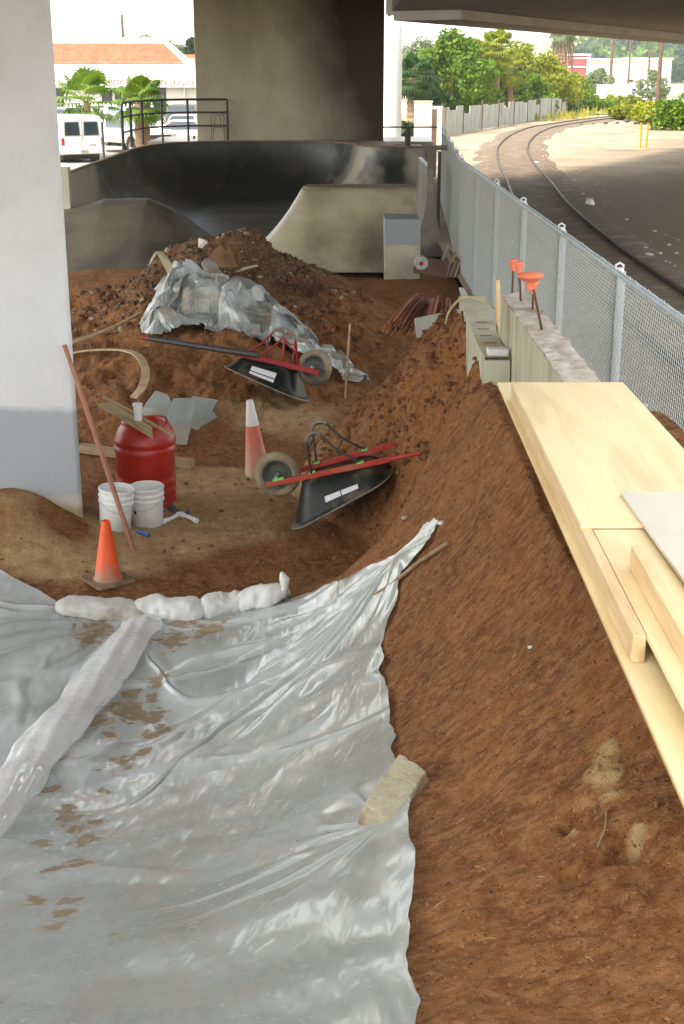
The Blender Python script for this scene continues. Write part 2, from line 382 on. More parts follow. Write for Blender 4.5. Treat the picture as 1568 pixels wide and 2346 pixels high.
# ------------------------------------------------------------ bridge overhead, piers
br = empty('bridge', (6, 20, 5.28), 'wide concrete road bridge crossing overhead above the skate bowl', 'bridge')
DK = [(1.45, 31), (1.5, 46.6), (1.75, 42.5), (2.76, 42.1), (2.8, 41.3), (42, 118), (56, 112), (0, 4.0), (-7.5, -11), (-11, -11), (-9.6, 20), (-10.5, 31)]  # unseen deck edges shaped to set the light in the basin
DH = [(-10.5, 31.01), (-10.5, 36), (-9, 46.6), (1.44, 46.6), (1.44, 31.01)]
MB().prism([(x-6, y-20) for x, y in DH], .72, 1.09).build('shading_deck', M_brown, br)  # raised piece added out of view to keep sun off the bowl
MB().prism([(x-6, y-20) for x, y in DK], 0, 1.1).build('deck', M_brown, br)
d = Vector((.4536, .8912)); nn = Vector((-.8912, .4536))
def onl(t, off): p = Vector((1.75, 42.5))+d*t-nn*off; return (p.x-6, p.y-20)
MB().prism([onl(-.5, 0), onl(85, 0), onl(85, 2.15), onl(-.5, 2.15)], -.27, -.004).build('edge_girder', M_girder, br)
MB().prism([onl(-.3, .02), onl(84.8, .02), onl(84.8, 2.1), onl(-.3, 2.1)], -.276, -.272).build('girder_underside', M_brown, br)
MB().prism([onl(-.5, -.25), onl(85, -.25), onl(85, -.01), onl(-.5, -.01)], -.10, 1.9).build('parapet', M_girder, br)

pr = empty('bridge_pier', (-1.7, 46, 0), 'broad stained concrete bridge pier behind the skate bowl', 'pier')
MB().box((0, 0, 3.0), (6.12, 1.1, 5.98)).build('pier_wall', M_pier, pr, bev=.03)
# the wall colour darkens unevenly towards the right and the top
def pier_darken(m):
    n = m.node_tree; L = n.links; b = n.nodes['Principled BSDF']; src = b.inputs['Base Color'].links[0].from_socket
    tc = n.nodes.new('ShaderNodeTexCoord'); sp = n.nodes.new('ShaderNodeSeparateXYZ'); L.new(tc.outputs['Object'], sp.inputs[0])
    q = n.nodes.new('ShaderNodeTexNoise'); q.inputs['Scale'].default_value = .7; q.inputs['Detail'].default_value = 6; L.new(tc.outputs['Object'], q.inputs[0])
    a = n.nodes.new('ShaderNodeMath'); a.operation = 'MULTIPLY_ADD'; L.new(q.outputs[0], a.inputs[0]); a.inputs[1].default_value = 2.2; L.new(sp.outputs[0], a.inputs[2])
    z = n.nodes.new('ShaderNodeMath'); z.operation = 'MULTIPLY_ADD'; L.new(sp.outputs[2], z.inputs[0]); z.inputs[1].default_value = .30; L.new(a.outputs[0], z.inputs[2])
    r = n.nodes.new('ShaderNodeMapRange'); r.inputs[1].default_value = 2.0; r.inputs[2].default_value = 4.2; L.new(z.outputs[0], r.inputs[0])
    x = n.nodes.new('ShaderNodeMix'); x.data_type = 'RGBA'; L.new(r.outputs[0], x.inputs[0]); L.new(src, x.inputs[6]); x.inputs[7].default_value = (.038, .026, .016, 1)
    L.new(x.outputs[2], b.inputs['Base Color'])
pier_darken(M_pier)
M_white = pm('pale_paint', (.74, .74, .72), (.66, .66, .64), 1.5, .6, .08, 30)
fc = empty('bridge_column', (1.92, 53.5, 0), 'white round bridge column standing beyond the dark pier', 'column')
MB().lathe([(.42, 0), (.42, .3), (.37, .34), (.37, 5.27)], 36).build('shaft', M_white, fc, smooth='auto')

M_colw = pm('column_paint', (.66, .68, .69), (.60, .62, .625), 1.3, .55, .2, 30, c3=(.54, .55, .53), s3=2)
def col_patch(m):
    n = m.node_tree; L = n.links; b = n.nodes['Principled BSDF']; src = b.inputs['Base Color'].links[0].from_socket
    tc = n.nodes.new('ShaderNodeTexCoord'); sp = n.nodes.new('ShaderNodeSeparateXYZ'); L.new(tc.outputs['Object'], sp.inputs[0])
    q = n.nodes.new('ShaderNodeTexNoise'); q.inputs['Scale'].default_value = 3.5; q.inputs['Detail'].default_value = 7; L.new(tc.outputs['Object'], q.inputs[0])
    a = n.nodes.new('ShaderNodeMath'); a.operation = 'MULTIPLY_ADD'; L.new(q.outputs[0], a.inputs[0]); a.inputs[1].default_value = .22; L.new(sp.outputs[2], a.inputs[2])
    for lo, hi, c in ((.965, .90, (.36, .39, .41)), (.20, .10, (.66, .66, .62)), (.24, .02, (.42, .33, .21))):
        r = n.nodes.new('ShaderNodeMapRange'); r.inputs[1].default_value = lo; r.inputs[2].default_value = hi; L.new(a.outputs[0], r.inputs[0])
        x = n.nodes.new('ShaderNodeMix'); x.data_type = 'RGBA'; L.new(r.outputs[0], x.inputs[0]); L.new(src, x.inputs[6]); x.inputs[7].default_value = (*c, 1); src = x.outputs[2]
    L.new(src, b.inputs['Base Color'])
col_patch(M_colw)
c = MB().prism([(-.95, -.45), (.64, -.45), (.66, -.42), (.44, .45), (-.95, .45)], -.6, 5.27).build('bridge_column', M_colw, bev=.015)
c.location = (-2.90, 11.36, 0); tag(c, 'pale painted concrete column with a grey patch near its foot, close at the left', 'column')

# ------------------------------------------------------------ skate bowl
def bowl_highlight(m0):
    m = m0.copy(); m.name = 'bowl_wall_concrete'; n = m.node_tree; L = n.links; b = n.nodes['Principled BSDF']; src = b.inputs['Base Color'].links[0].from_socket
    at = n.nodes.new('ShaderNodeAttribute'); at.attribute_name = 'highlight_patches'; tc = n.nodes.new('ShaderNodeTexCoord')
    q = n.nodes.new('ShaderNodeTexNoise'); q.inputs['Scale'].default_value = 1.3; q.inputs['Detail'].default_value = 8; L.new(tc.outputs['Object'], q.inputs[0])
    a = n.nodes.new('ShaderNodeMath'); a.operation = 'MULTIPLY_ADD'; L.new(q.outputs[0], a.inputs[0]); a.inputs[1].default_value = .9; L.new(at.outputs['Fac'], a.inputs[2])
    r = n.nodes.new('ShaderNodeMapRange'); r.inputs[1].default_value = .55; r.inputs[2].default_value = 1.25; L.new(a.outputs[0], r.inputs[0])
    x = n.nodes.new('ShaderNodeMix'); x.data_type = 'RGBA'; L.new(r.outputs[0], x.inputs[0]); L.new(src, x.inputs[6]); x.inputs[7].default_value = (.34, .30, .21, 1); L.new(x.outputs[2], b.inputs['Base Color']); return m
bowl = empty('skate_bowl', (-2, 38, 1.45), 'dark stained concrete skate bowl in front of the broad pier', 'skate bowl')
BO = Vector((-2, 38, 1.45)); RIM = 1.45
pathw = curvepts([(-6.0, 29.6), (-6.0, 33), (-6.0, 37), (-5.95, 41), (-5.2, 43.6), (-3.6, 44.6), (-1.6, 44.7), (-.35, 44.2), (.25, 43.1), (.55, 42.0), (1.0, 41.3), (1.7, 41.1), (2.45, 41.1)], 110)
pathw = [Vector((p[0], p[1], 0)) for p in [Vector((q[0], q[1], 0)) for q in [Vector((*q, 0)) if len(q) == 2 else q for q in pathw]]]
def normals(path):
    out = []
    for i in range(len(path)):
        t = (path[min(i+1, len(path)-1)]-path[max(i-1, 0)]).normalized(); out.append(Vector((t.y, -t.x, 0)))
    return out
nw = normals(pathw)     # pointing into the bowl
prof = [(0, RIM)]+[(2.0*(1-math.cos(a)), RIM-.05-1.72*math.sin(a)) for a in np.linspace(.0, math.pi/2, 22)]
P = np.array([[list(p+n*t+Vector((0, 0, z))-BO) for (t, z) in prof] for p, n in zip(pathw, nw)])
ii = np.arange(len(pathw))[:, None]*np.ones((1, len(prof))); jj = np.arange(len(prof))[None]*np.ones((len(pathw), 1))
sn = fbm(ii*.16, jj*.30, 4, 77)
highlight_patches = .95*sm(14, 4, ii+8*sn)+.9*np.exp(-((ii-84-6*sn)/8.)**2)*sm(24, 14, jj)+.5*sm(100, 106, ii)+.35*sn*(np.abs(ii-50) > 14)  # hip highlight painted into the colour, plus pale patches at the left end
grid_obj('bowl_wall', P, bowl_highlight(M_bowl), bowl, attrs={'highlight_patches': np.clip(highlight_patches, 0, 1)})
MB().add([Vector(p)-BO for p in [(-6, 25.2, -.325), (2.4, 25.2, -.325), (2.4, 44.6, -.325), (-6, 44.6, -.325)]], [(0, 1, 2, 3)]).build('bowl_floor', M_bowl, bowl)
# coping lip and deck behind it
rim = MB(); rim.tube([p+Vector((0, 0, RIM-.005))-BO for p in pathw], .028, 8); rim.build('coping', M_coltan, bowl, smooth=True)
wid = [(.14 if i < 40 else .14+min(1, (i-40)/18)*1.5) for i in range(len(pathw))]
DP = []
for lv, zz in ((0, RIM), (1, RIM), (1, -.1)):
    DP.append([list(p-n*(w if lv else 0)+Vector((0, 0, zz-.006))-BO) for p, n, w in zip(pathw, nw, wid)])
grid_obj('deck', np.array(DP), M_coltan, bowl, smooth=False)
MB().add([Vector(p)-BO for p in [(-6.14, 29.6, -.3), (-6.0, 29.6, -.3), (-6.0, 29.6, RIM-.01), (-6.14, 29.6, RIM-.01)]], [(0, 1, 2, 3)]).build('end_face', M_conc, bowl)
MB().box(Vector((-1.7, 47.2, .70))-BO, (9.4, 3.6, 1.40)).build('rear_deck', M_conc, bowl)
M_pale = pm('pale_block', (.50, .50, .38), (.40, .39, .30), 2, .8, .2, 20)
o = MB().box((0, 0, .75), (.95, .25, 1.75)).build('low_wall', M_pale, bev=.01); o.location = (-6.28, 29.2, 0); tag(o, 'pale yellowish low concrete wall just behind the left column', 'wall')

hx = np.linspace(-6.6, -2.5, 90); hy = np.linspace(25.35, 33, 90); HX, HY = np.meshgrid(hx, hy)
S = np.interp(HY, [25.35, 26, 27, 28, 28.7, 29.1, 30.5, 33], [.0, .05, .24, .58, .90, 1, .8, 0]); S = S*S*(3-2*S)*.5+S*.5
Xp = np.interp(HX, [-6.6, -5.6, -5, -4.2, -3.6, -3.1, -2.6], [.75, .85, 1, 1, .75, .38, 0]); Xp = np.minimum(1, Xp*1.02)
HZ = -.27+1.22*S*Xp+fbm(HX*.8, HY*.8, 2, 71)*.05
o = grid_obj('concrete_hump', np.stack([HX+4, HY-28, HZ], -1), pm('hump_concrete', (.15, .13, .088), (.09, .08, .056), 1.2, .55, .15, 25, c3=(.05, .045, .036))); o.location = (-4, 28, 0)
tag(o, 'rounded concrete ramp mound low in the left of the bowl', 'ramp')

# the ramp island in the middle
isl = empty('skate_ramp', (.3, 26.5, 0), 'grey brown concrete quarter pipe ramp with a flat top and cut off square end', 'ramp'); IO = Vector((.3, 26.5, 0))
ix = np.linspace(-3.0, 1.44, 120); iy = np.linspace(24.92, 29.4, 110); IX, IY = np.meshgrid(ix, iy)
dx = np.maximum(np.maximum(-.55-IX, IX-9), 0); dy = np.maximum(np.maximum(26.45-IY, IY-26.9), 0); D = np.hypot(dx, dy)
D = np.maximum(D-.22, 0)
tt = np.clip(1-D/2.9, 0, 1)
IZ = -.28+1.69*tt**3.0
P = np.stack([IX, IY, IZ], -1)-np.array(IO)
M_island = pm('island_concrete', (.38, .34, .235), (.24, .205, .135), 1.1, .40, .12, 25, c3=(.12, .10, .065), r2=.35)
grid_obj('ramp_surface', P, M_island, isl)
side = MB(); pr_ = [(1.44, y, float(-.28+1.69*np.clip(1-max(max(26.45-y, y-26.9, 0)-.22, 0)/2.9, 0, 1)**3.0)) for y in np.linspace(24.92, 29.4, 50)]
side.add([Vector(p)-IO for p in pr_]+[Vector((p[0], p[1], -.4))-IO for p in pr_], [(i, i+1, 51+i, 50+i) for i in range(49)]); side.build('cut_side', M_conc, isl)
cop = MB(); cop.prism([(x-IO.x, y-IO.y) for x, y in [(-.55, 26.24), (1.45, 26.24), (1.45, 27.1), (-.55, 27.1), (-.70, 26.98), (-.76, 26.67), (-.70, 26.36)]], 1.37, 1.435); cop.build('platform_top', M_coltan, isl, bev=.008)
def block_mat():
    m = pm('block_concrete', (.46, .44, .33), (.37, .35, .26), 2.5, .8, .15, 25, c3=(.20, .15, .09))
    n = m.node_tree; L = n.links; b = n.nodes['Principled BSDF']; src = b.inputs['Base Color'].links[0].from_socket
    tc = n.nodes.new('ShaderNodeTexCoord'); sp = n.nodes.new('ShaderNodeSeparateXYZ'); L.new(tc.outputs['Object'], sp.inputs[0])
    r = n.nodes.new('ShaderNodeMapRange'); r.inputs[1].default_value = .50; r.inputs[2].default_value = .52; L.new(sp.outputs[2], r.inputs[0])
    x = n.nodes.new('ShaderNodeMix'); x.data_type = 'RGBA'; L.new(r.outputs[0], x.inputs[0]); L.new(src, x.inputs[6]); x.inputs[7].default_value = (.27, .29, .30, 1)
    L.new(x.outputs[2], b.inputs['Base Color']); return m
MB().box(Vector((1.115, 25.55, .33))-IO, (.66, 1.35, 1.28)).build('end_block', block_mat(), isl, bev=.012)

# narrow ramp by the fence with its post frame
qp = empty('skate_ramp', (1.85, 32, 0), 'narrow steep concrete ramp with a post frame squeezed between the bowl and the fence', 'ramp')
q = [(1.28-1.85, -.35)]+[(1.28+.58*math.sin(a)**1.0*1-1.85, -.25+1.5*(1-math.cos(a))) for a in np.linspace(0, math.pi/2, 14)]+[(.03, 1.55), (.13, 1.55), (.15, .9), (.30, .2), (.42, -.35)]
MB().extr(q, -2.3, 2).build('ramp_body', M_conc, qp)
MB().box((.10, -2.2, 1.66), (.18, .16, .56)).build('post', M_brown, qp)
MB().box((.20, -2.2, 1.99), (.44, .18, .10)).build('beam', M_brown, qp)
o = MB().box((0, 0, .8), (.07, .07, 2.1)).build('steel_post', pm('dark_post', (.06, .055, .045), (.04, .037, .03), 6, .6)); o.location = (2.2, 31, 0)
tag(o, 'dark steel post standing beside the narrow ramp at the fence', 'post')
o = MB().tube([(-.95, 0, 0), (1.02, 0, 0)], .022).tube([(.14, 0, 0), (.14, 0, -.58)], .09).build('guard_rail', pm('dark_rail', (.05, .035, .03), (.03, .02, .018), 6, .6), smooth='auto')
o.location = (1.83, 41.4, 2.0); tag(o, 'single dark rail with a stout post at the right end of the bowl', 'railing')

# ------------------------------------------------------------ fence along the tracks
M_galv = pm('galvanised_wire', (.56, .58, .55), (.44, .46, .43), 14, .5, metal=.2)
M_galp = pm('galvanised_pipe', (.48, .55, .60), (.38, .44, .48), 5, .5, .1, 40, metal=.2)
fpts = [Vector(p) for p in [(2.17, .6, 0), (2.17, 25.2, 0), (2.5, 32, 0), (2.85, 39.5, 0)]]
fen = empty('chain_link_fence', fpts[0], 'long galvanised chain link fence between the skate park and the railway track', 'fence')
FO = fpts[0]; L_ = [0]
for a, b in zip(fpts, fpts[1:]): L_.append(L_[-1]+(b-a).length)
def fp(t):
    t = max(0, min(L_[-1], t))
    for i in range(3):
        if t <= L_[i+1]+1e-6: return fpts[i].lerp(fpts[i+1], (t-L_[i])/(L_[i+1]-L_[i]))
FT, FB = 2.0, .06
def mesh_panel(t0, t1):
    pitch = .062; wr = .0028; hgt = FT-FB; vs = []; fs = []
    n0 = int((t0-hgt)/pitch); n1 = int(t1/pitch)+1
    for sgn in (1, -1):
        for k in range(n0, n1+int(hgt/pitch)+1 if sgn < 0 else n1+1):
            tb = k*pitch; zb, zt = FB, FT; tA = tb; tB = tb+sgn*hgt*1.0
            # clip to the panel
            lo, hi = (tA, tB) if sgn > 0 else (tB, tA)
            if hi <= t0 or lo >= t1: continue
            def zat(t): return FB+abs(t-tA)/hgt*(FT-FB)
            a = max(lo, t0); b = min(hi, t1)
            if b-a < .02: continue
            off = wr*1.1*sgn
            p = fp(a); q = fp(b); P0 = Vector((p.x+off, p.y, zat(a)))-FO; P1 = Vector((q.x+off, q.y, zat(b)))-FO
            d = (P1-P0).normalized(); u = Vector((1, 0, 0)); w = d.cross(u).normalized(); o = len(vs)
            for c in (P0, P1):
                for ang in (0, 2.094, 4.189): vs.append(c+u*math.cos(ang)*wr+w*math.sin(ang)*wr)
            fs += [(o, o+1, o+4, o+3), (o+1, o+2, o+5, o+4), (o+2, o, o+3, o+5)]
    m = MB(); m.add(vs, fs); k = math.ceil(t0/pitch)
    while k*pitch < min(t1, 22):
        p = fp(k*pitch)-FO; m.bar(p+Vector((0, 0, FT-.02)), p+Vector((random.uniform(-.006, .006), .012, FT+.05)), .005, .005); k += 1
    return m
pt = [L_[-1]-38.6+3.05*i for i in range(1, 13)]
pt = [1.2+2.93*i for i in range(0, 13)]
for a, b in zip([0]+pt, pt+[L_[-1]]):
    mesh_panel(a, b).build('mesh_panel', M_galv, fen, fix=False)
MB().tube([fp(t)+Vector((0, 0, FT+.015))-FO for t in np.linspace(0, L_[-1], 40)], .024, 8).build('top_rail', M_galp, fen, smooth='auto')
for t in pt+[L_[-1]]:
    p = fp(t)-FO+Vector((.042, 0, 0))
    MB().tube([p, p+Vector((0, 0, FT+.02))], .034, 10).build('post', M_galp, fen, smooth='auto')
    q = p+Vector((-.02, 0, FT+.02))
    MB().lathe([(.040, -.03), (.040, .005), (.034, .02), (.018, .03), (.001, .033)], 10, q).tube([q+Vector((-.028, 0, .02)), q+Vector((-.030, 0, .05)), q+Vector((0, 0, .068)), q+Vector((.030, 0, .05)), q+Vector((.028, 0, .02))], .010, 6).build('post_cap', M_white, fen, smooth=True)
# ------------------------------------------------------------ low concrete walls and the plywood lid
def wall_mat(name, top):
    m = pm(name, (.52, .51, .39), (.40, .39, .28), 2.5, .85, .35, 25, c3=(.30, .24, .15), stretch=(3, 3, .6), s3=1.6)
    return m
M_wall = wall_mat('form_wall', 1)
M_walltop = pm('wall_top', (.62, .57, .48), (.42, .34, .25), 9, .9, .6, 30, c3=(.30, .22, .15))
M_ply = pm('plywood', (.84, .69, .40), (.76, .60, .32), 1.6, .6, .15, 30, c3=(.66, .48, .25), stretch=(5, .7, 1), s3=1.3)
M_plyd = pm('plywood_edge', (.52, .33, .12), (.40, .24, .085), 5, .7, .2, 40, stretch=(8, 1, 6))
M_lum = pm('lumber', (.74, .56, .32), (.62, .44, .22), 3, .65, .2, 40, stretch=(9, 1.2, 9))
grain(M_ply, 1.6, (3.2, .55, 1), (.56, .36, .15), .55, 0, 0, 14); grain(M_lum, 3.0, (10, .8, 10), (.46, .27, .11), .6, 3.2)
M_lumo = pm('old_lumber', (.36, .26, .14), (.26, .17, .085), 5, .8, .3, 40, stretch=(1, 6, 6))
rw = MB()
rr_ = [(y, 1.60+.012*math.sin(y*3.1)) for y in np.linspace(-.4, 12.25, 60)]
w = empty('low_wall', (1.29, 5, 0), 'straight low concrete wall beside the fence with orange capped bars standing on it', 'wall')
WO = Vector((1.29, 5, 0))
MB().box(Vector((1.293, 4.8, .76))-WO, (.20, 10.4, 2.33)).build('wall_body', M_wall, w, bev=.006)
tx = np.linspace(1.189, 1.397, 12); ty = np.linspace(-.45, 10.01, 300); TX, TY = np.meshgrid(tx, ty)
grid_obj('wall_top', np.stack([TX-WO.x, TY-WO.y, 1.926+np.abs(fbm(TX*9, TY*9, 3, 81))*.035], -1), M_walltop, w)
w2 = empty('low_wall', (1.15, 10.3, 0), 'curved low wooden formed wall buried in the loose soil pile', 'wall'); WO = Vector((1.15, 10.3, 0))
cl = curvepts([(1.16, 11.95), (1.19, 11.2), (1.20, 10.3), (1.165, 9.4), (1.13, 8.75)] if False else [(1.17, 11.95, 0), (1.15, 11.2, 0), (1.11, 10.4, 0), (1.092, 9.8, 0), (1.095, 9.22, 0)], 24)
P = []
hwid = lambda y: .088+.03*float(sm(9.9, 11.6, y))
for p in cl: h_ = hwid(p.y); P.append([[p.x-h_-WO.x, p.y-WO.y, -.4], [p.x-h_-WO.x, p.y-WO.y, 1.59], [p.x+h_-WO.x, p.y-WO.y, 1.59], [p.x+h_-WO.x, p.y-WO.y, -.4]])
grid_obj('wall_body', np.array(P), M_wall, w2, smooth=False)
m = MB(); a = P[-1]; m.add(a, [(0, 1, 2, 3)]); a = P[0]; m.add(a, [(0, 1, 2, 3)]); m.build('wall_end', M_wall, w2)
P = np.array([[[p.x-hwid(p.y)-.006-WO.x, p.y-WO.y, 1.594], [p.x-hwid(p.y)-.006-WO.x, p.y-WO.y, 1.612], [p.x+hwid(p.y)+.002-WO.x, p.y-WO.y, 1.612], [p.x+hwid(p.y)+.002-WO.x, p.y-WO.y, 1.594]] for p in cl])
grid_obj('cap_board', P, pm('pale_cap', (.58, .56, .42), (.50, .47, .34), 5, .8, .4, 30, c3=(.46, .42, .30)), w2, smooth=False)
for y in np.linspace(9.45, 10.6, 5):
    MB().box(Vector((1.10+random.uniform(-.02, .02), y, 1.6145))-WO, (.09, .014, .003)).build('saw_mark', pm('saw_mark', (.12, .08, .05)) if 'saw_mark' not in MATS else MATS['saw_mark'], w2)
o = MB().box((0, 0, 0), (.15, .10, .05)).build('concrete_offcut', pm('white_offcut', (.72, .72, .70), (.60, .60, .58), 8, .8, .3), bev=.01); o.location = (1.10, 9.30, 1.639); tag(o, 'small white block resting on the near end of the curved wall', 'block')
o = MB().tube([(.0, -.5, 0), (.0, .5, 0)], .001).build('x', M_lum); bpy.data.objects.remove(o)
o = MB().box((0, 0, 0), (.03, .10, .62)).build('upright_board', M_lum, bev=.003); o.location = (1.245, 10.55, 1.66); o.rotation_euler = (R(4), R(-4), 0); tag(o, 'narrow pale board standing on end between the two low walls', 'board')
loop = curvepts([(-.22, .1, -.35), (-.20, .08, -.12), (-.10, .04, .03), (.02, .0, .05), (.14, -.03, .0), (.2, -.05, -.03)], 20)
o = MB().tube(loop, .012, 8).build('hose', pm('tan_hose', (.42, .38, .20), (.34, .30, .16)), smooth=True); o.location = (1.13, 11.6, 1.60); tag(o, 'loop of tan hose hanging over the far end of the curved wall', 'hose')

# plywood lid
base = empty('plywood_sheet', (1.1, 3.3, 1.975), 'long bright plywood sheet lying over the low wall, lowest of the boards', 'plywood'); BOo = Vector((1.1, 3.3, 1.975))
q = [(.804, 6.757), (.747, 2.285), (.718, -.41), (1.469, -.41), (1.444, 6.757)]
MB().prism([(x-BOo.x, y-BOo.y) for x, y in q], 0, .010).build('face', M_ply, base)
MB().prism([(x-BOo.x, y-BOo.y) for x, y in q], -.008, -.0005).build('underside', M_plyd, base)
def flat(name, q, z, t, mat, label, cat='plywood'):
    c = (sum(p[0] for p in q)/len(q), sum(p[1] for p in q)/len(q)); o = MB().prism([(x-c[0], y-c[1]) for x, y in q], 0, t).build(name, mat, bev=.0015); o.location = (c[0], c[1], z); return tag(o, label, cat)
flat('plywood_sheet', [(.820, 6.33), (.792, 4.182), (1.363, 4.182), (1.363, 6.33)], 2.0665, .015, M_ply, 'upper plywood sheet raised on a stud over the long sheet')
flat('plywood_sheet', [(.833, 4.179), (.8215, 3.297), (.805, 2.0), (1.363, 2.0), (1.363, 4.179)], 2.0505, .015, M_ply, 'near upper plywood sheet running out of view at the lower right')
o = MB().bar((0.0196, 1.5175, 0), (-.0196, -1.5175, 0), .037, .080).build('timber_stud', M_lum, bev=.003); o.location = (.8209, 4.8145, 2.0258); tag(o, 'long stud on edge along the plywood with its sawn end towards the camera', 'timber')
o = MB().bar((.008, .61, 0), (-.008, -.61, 0), .037, .075).build('timber_stud', M_lum, bev=.003); o.location = (.888, 3.2, 2.1045); tag(o, 'shorter stud stacked on the near end of the long stud', 'timber')
o = MB().bar((0, 2.1, 0), (0, -1.3, 0), .033, .063).build('timber_stud', M_lum, bev=.003); o.location = (1.306, 4.08, 2.0175); tag(o, 'stud beside the fence holding up the far side of the raised plywood', 'timber')
flat('plywood_sheet', [(.987, 4.50), (1.494, 4.50), (1.494, 3.40), (1.004, 3.40)], 2.083, .012, pm('grey_ply', (.62, .56, .46), (.54, .48, .39), 2, .75, .1, 40), 'weathered grey plywood offcut on top of the raised plywood')
# starter bars with orange caps
M_rust = pm('rust', (.16, .065, .03), (.09, .035, .02), 30, .9, .3, 120)
M_cap = pm('orange_cap', (.85, .24, .13), (.78, .20, .11), 20, .5)
def capped(u, v, ut, vt, big, label):
    b = onz(u, v, 1.94); d = ray(ut, vt); k = b.y/d.y; t = EYE+d*k
    o = empty('capped_bar', b, label, 'rebar', 'capped bars on the low wall')
    MB().tube([(0, 0, -.02), t-b], .008, 8).build('bar', M_rust, o, smooth=True)
    c = t-b
    if big: MB().lathe([(.026, -.09), (.030, -.05), (.045, -.035), (.082, -.012), (.085, .0), (.070, .012), (.02, .018), (.001, .018)], 24, c).build('cap', M_cap, o, smooth='auto')
    else: MB().lathe([(.017, -.075), (.024, -.03), (.027, -.025), (.036, .0), (.034, .008), (.001, .012)], 20, c).build('cap', M_cap, o, smooth='auto')
capped(1174, 672, 1177, 597, 0, 'far bar with a small orange cap, left one of a close pair on the wall')
capped(1194, 688, 1190, 602, 0, 'far bar with a small orange cap, right one of a close pair on the wall')
capped(1243, 752, 1216, 630, 1, 'leaning bar with a broad mushroom shaped orange cap on the wall')
capped(1221, 705, 1223, 648, 0, 'short bar with a small orange cap beside the mushroom cap')

# ------------------------------------------------------------ plastic sheets
def plastic_mat():
    m = bpy.data.materials.new('clear_plastic'); m.use_nodes = True; n = m.node_tree; L = n.links; b = n.nodes['Principled BSDF']; out = n.nodes['Material Output']
    tc = n.nodes.new('ShaderNodeTexCoord')
    def noise(s, d=6):
        q = n.nodes.new('ShaderNodeTexNoise'); q.inputs['Scale'].default_value = s; q.inputs['Detail'].default_value = d; L.new(tc.outputs['Object'], q.inputs[0]); return q.outputs[0]
    def rng(s, lo, hi, a=0, c=1):
        r = n.nodes.new('ShaderNodeMapRange'); r.inputs[1].default_value = lo; r.inputs[2].default_value = hi; r.inputs[3].default_value = a; r.inputs[4].default_value = c; L.new(s, r.inputs[0]); return r.outputs[0]
    def mix(f, a, c):
        x = n.nodes.new('ShaderNodeMix'); x.data_type = 'RGBA'; L.new(f, x.inputs[0])
        for i, q in ((6, a), (7, c)):
            if isinstance(q, tuple): x.inputs[i].default_value = (*q, 1)
            else: L.new(q, x.inputs[i])
        return x.outputs[2]
    at = n.nodes.new('ShaderNodeAttribute'); at.attribute_name = 'mud'
    fo = n.nodes.new('ShaderNodeAttribute'); fo.attribute_name = 'fold'
    ad = n.nodes.new('ShaderNodeMath'); ad.operation = 'MULTIPLY_ADD'; L.new(noise(17, 10), ad.inputs[0]); ad.inputs[1].default_value = 1.9; L.new(at.outputs['Fac'], ad.inputs[2])
    mud = rng(ad.outputs[0], 1.16, 1.50)
    col = mix(rng(noise(2.5), .35, .65), (.50, .55, .52), (.41, .455, .425))
    col = mix(fo.outputs['Fac'], col, (.80, .83, .83))
    ml = rng(noise(3.1, 9), .50, .72, 0, .5); col = mix(ml, col, (.42, .44, .38))
    col = mix(mud, col, (.27, .205, .12))
    L.new(col, b.inputs['Base Color']); b.inputs['Roughness'].default_value = .24; b.inputs['Specular IOR Level'].default_value = .5
    L.new(rng(mud, 0, 1, .22, .8), b.inputs['Roughness'])
    bp = n.nodes.new('ShaderNodeBump'); bp.inputs['Strength'].default_value = .5; bp.inputs['Distance'].default_value = .012
    mp = n.nodes.new('ShaderNodeMapping'); mp.inputs['Scale'].default_value = (1.5, .24, 1); mp.inputs['Rotation'].default_value = (0, 0, R(-14)); L.new(tc.outputs['Object'], mp.inputs[0])
    wn = n.nodes.new('ShaderNodeTexNoise'); wn.noise_type = 'RIDGED_MULTIFRACTAL'; wn.inputs['Scale'].default_value = 6; wn.inputs['Detail'].default_value = 3; wn.inputs['Distortion'].default_value = .5; L.new(mp.outputs[0], wn.inputs[0]); L.new(wn.outputs[0], bp.inputs['Height'])
    b.inputs['Coat Weight'].default_value = .5; b.inputs['Coat Roughness'].default_value = .09
    w2 = n.nodes.new('ShaderNodeTexNoise'); w2.noise_type = 'RIDGED_MULTIFRACTAL'; w2.inputs['Scale'].default_value = 15; w2.inputs['Detail'].default_value = 2; w2.inputs['Distortion'].default_value = .8; L.new(mp.outputs[0], w2.inputs[0])
    b2 = n.nodes.new('ShaderNodeBump'); b2.inputs['Strength'].default_value = .7; b2.inputs['Distance'].default_value = .012; L.new(w2.outputs[0], b2.inputs['Height']); L.new(bp.outputs[0], b2.inputs['Normal']); L.new(b2.outputs[0], b.inputs['Coat Normal']); L.new(bp.outputs[0], b.inputs['Normal'])
    tr = n.nodes.new('ShaderNodeBsdfTransparent'); tr.inputs[0].default_value = (.85, .9, .9, 1); ms = n.nodes.new('ShaderNodeMixShader')
    L.new(rng(mud, 0, 1, .80, 1), ms.inputs[0]); L.new(tr.outputs[0], ms.inputs[1]); L.new(b.outputs[0], ms.inputs[2]); L.new(ms.outputs[0], out.inputs[0])
    return m
M_plas = plastic_mat()
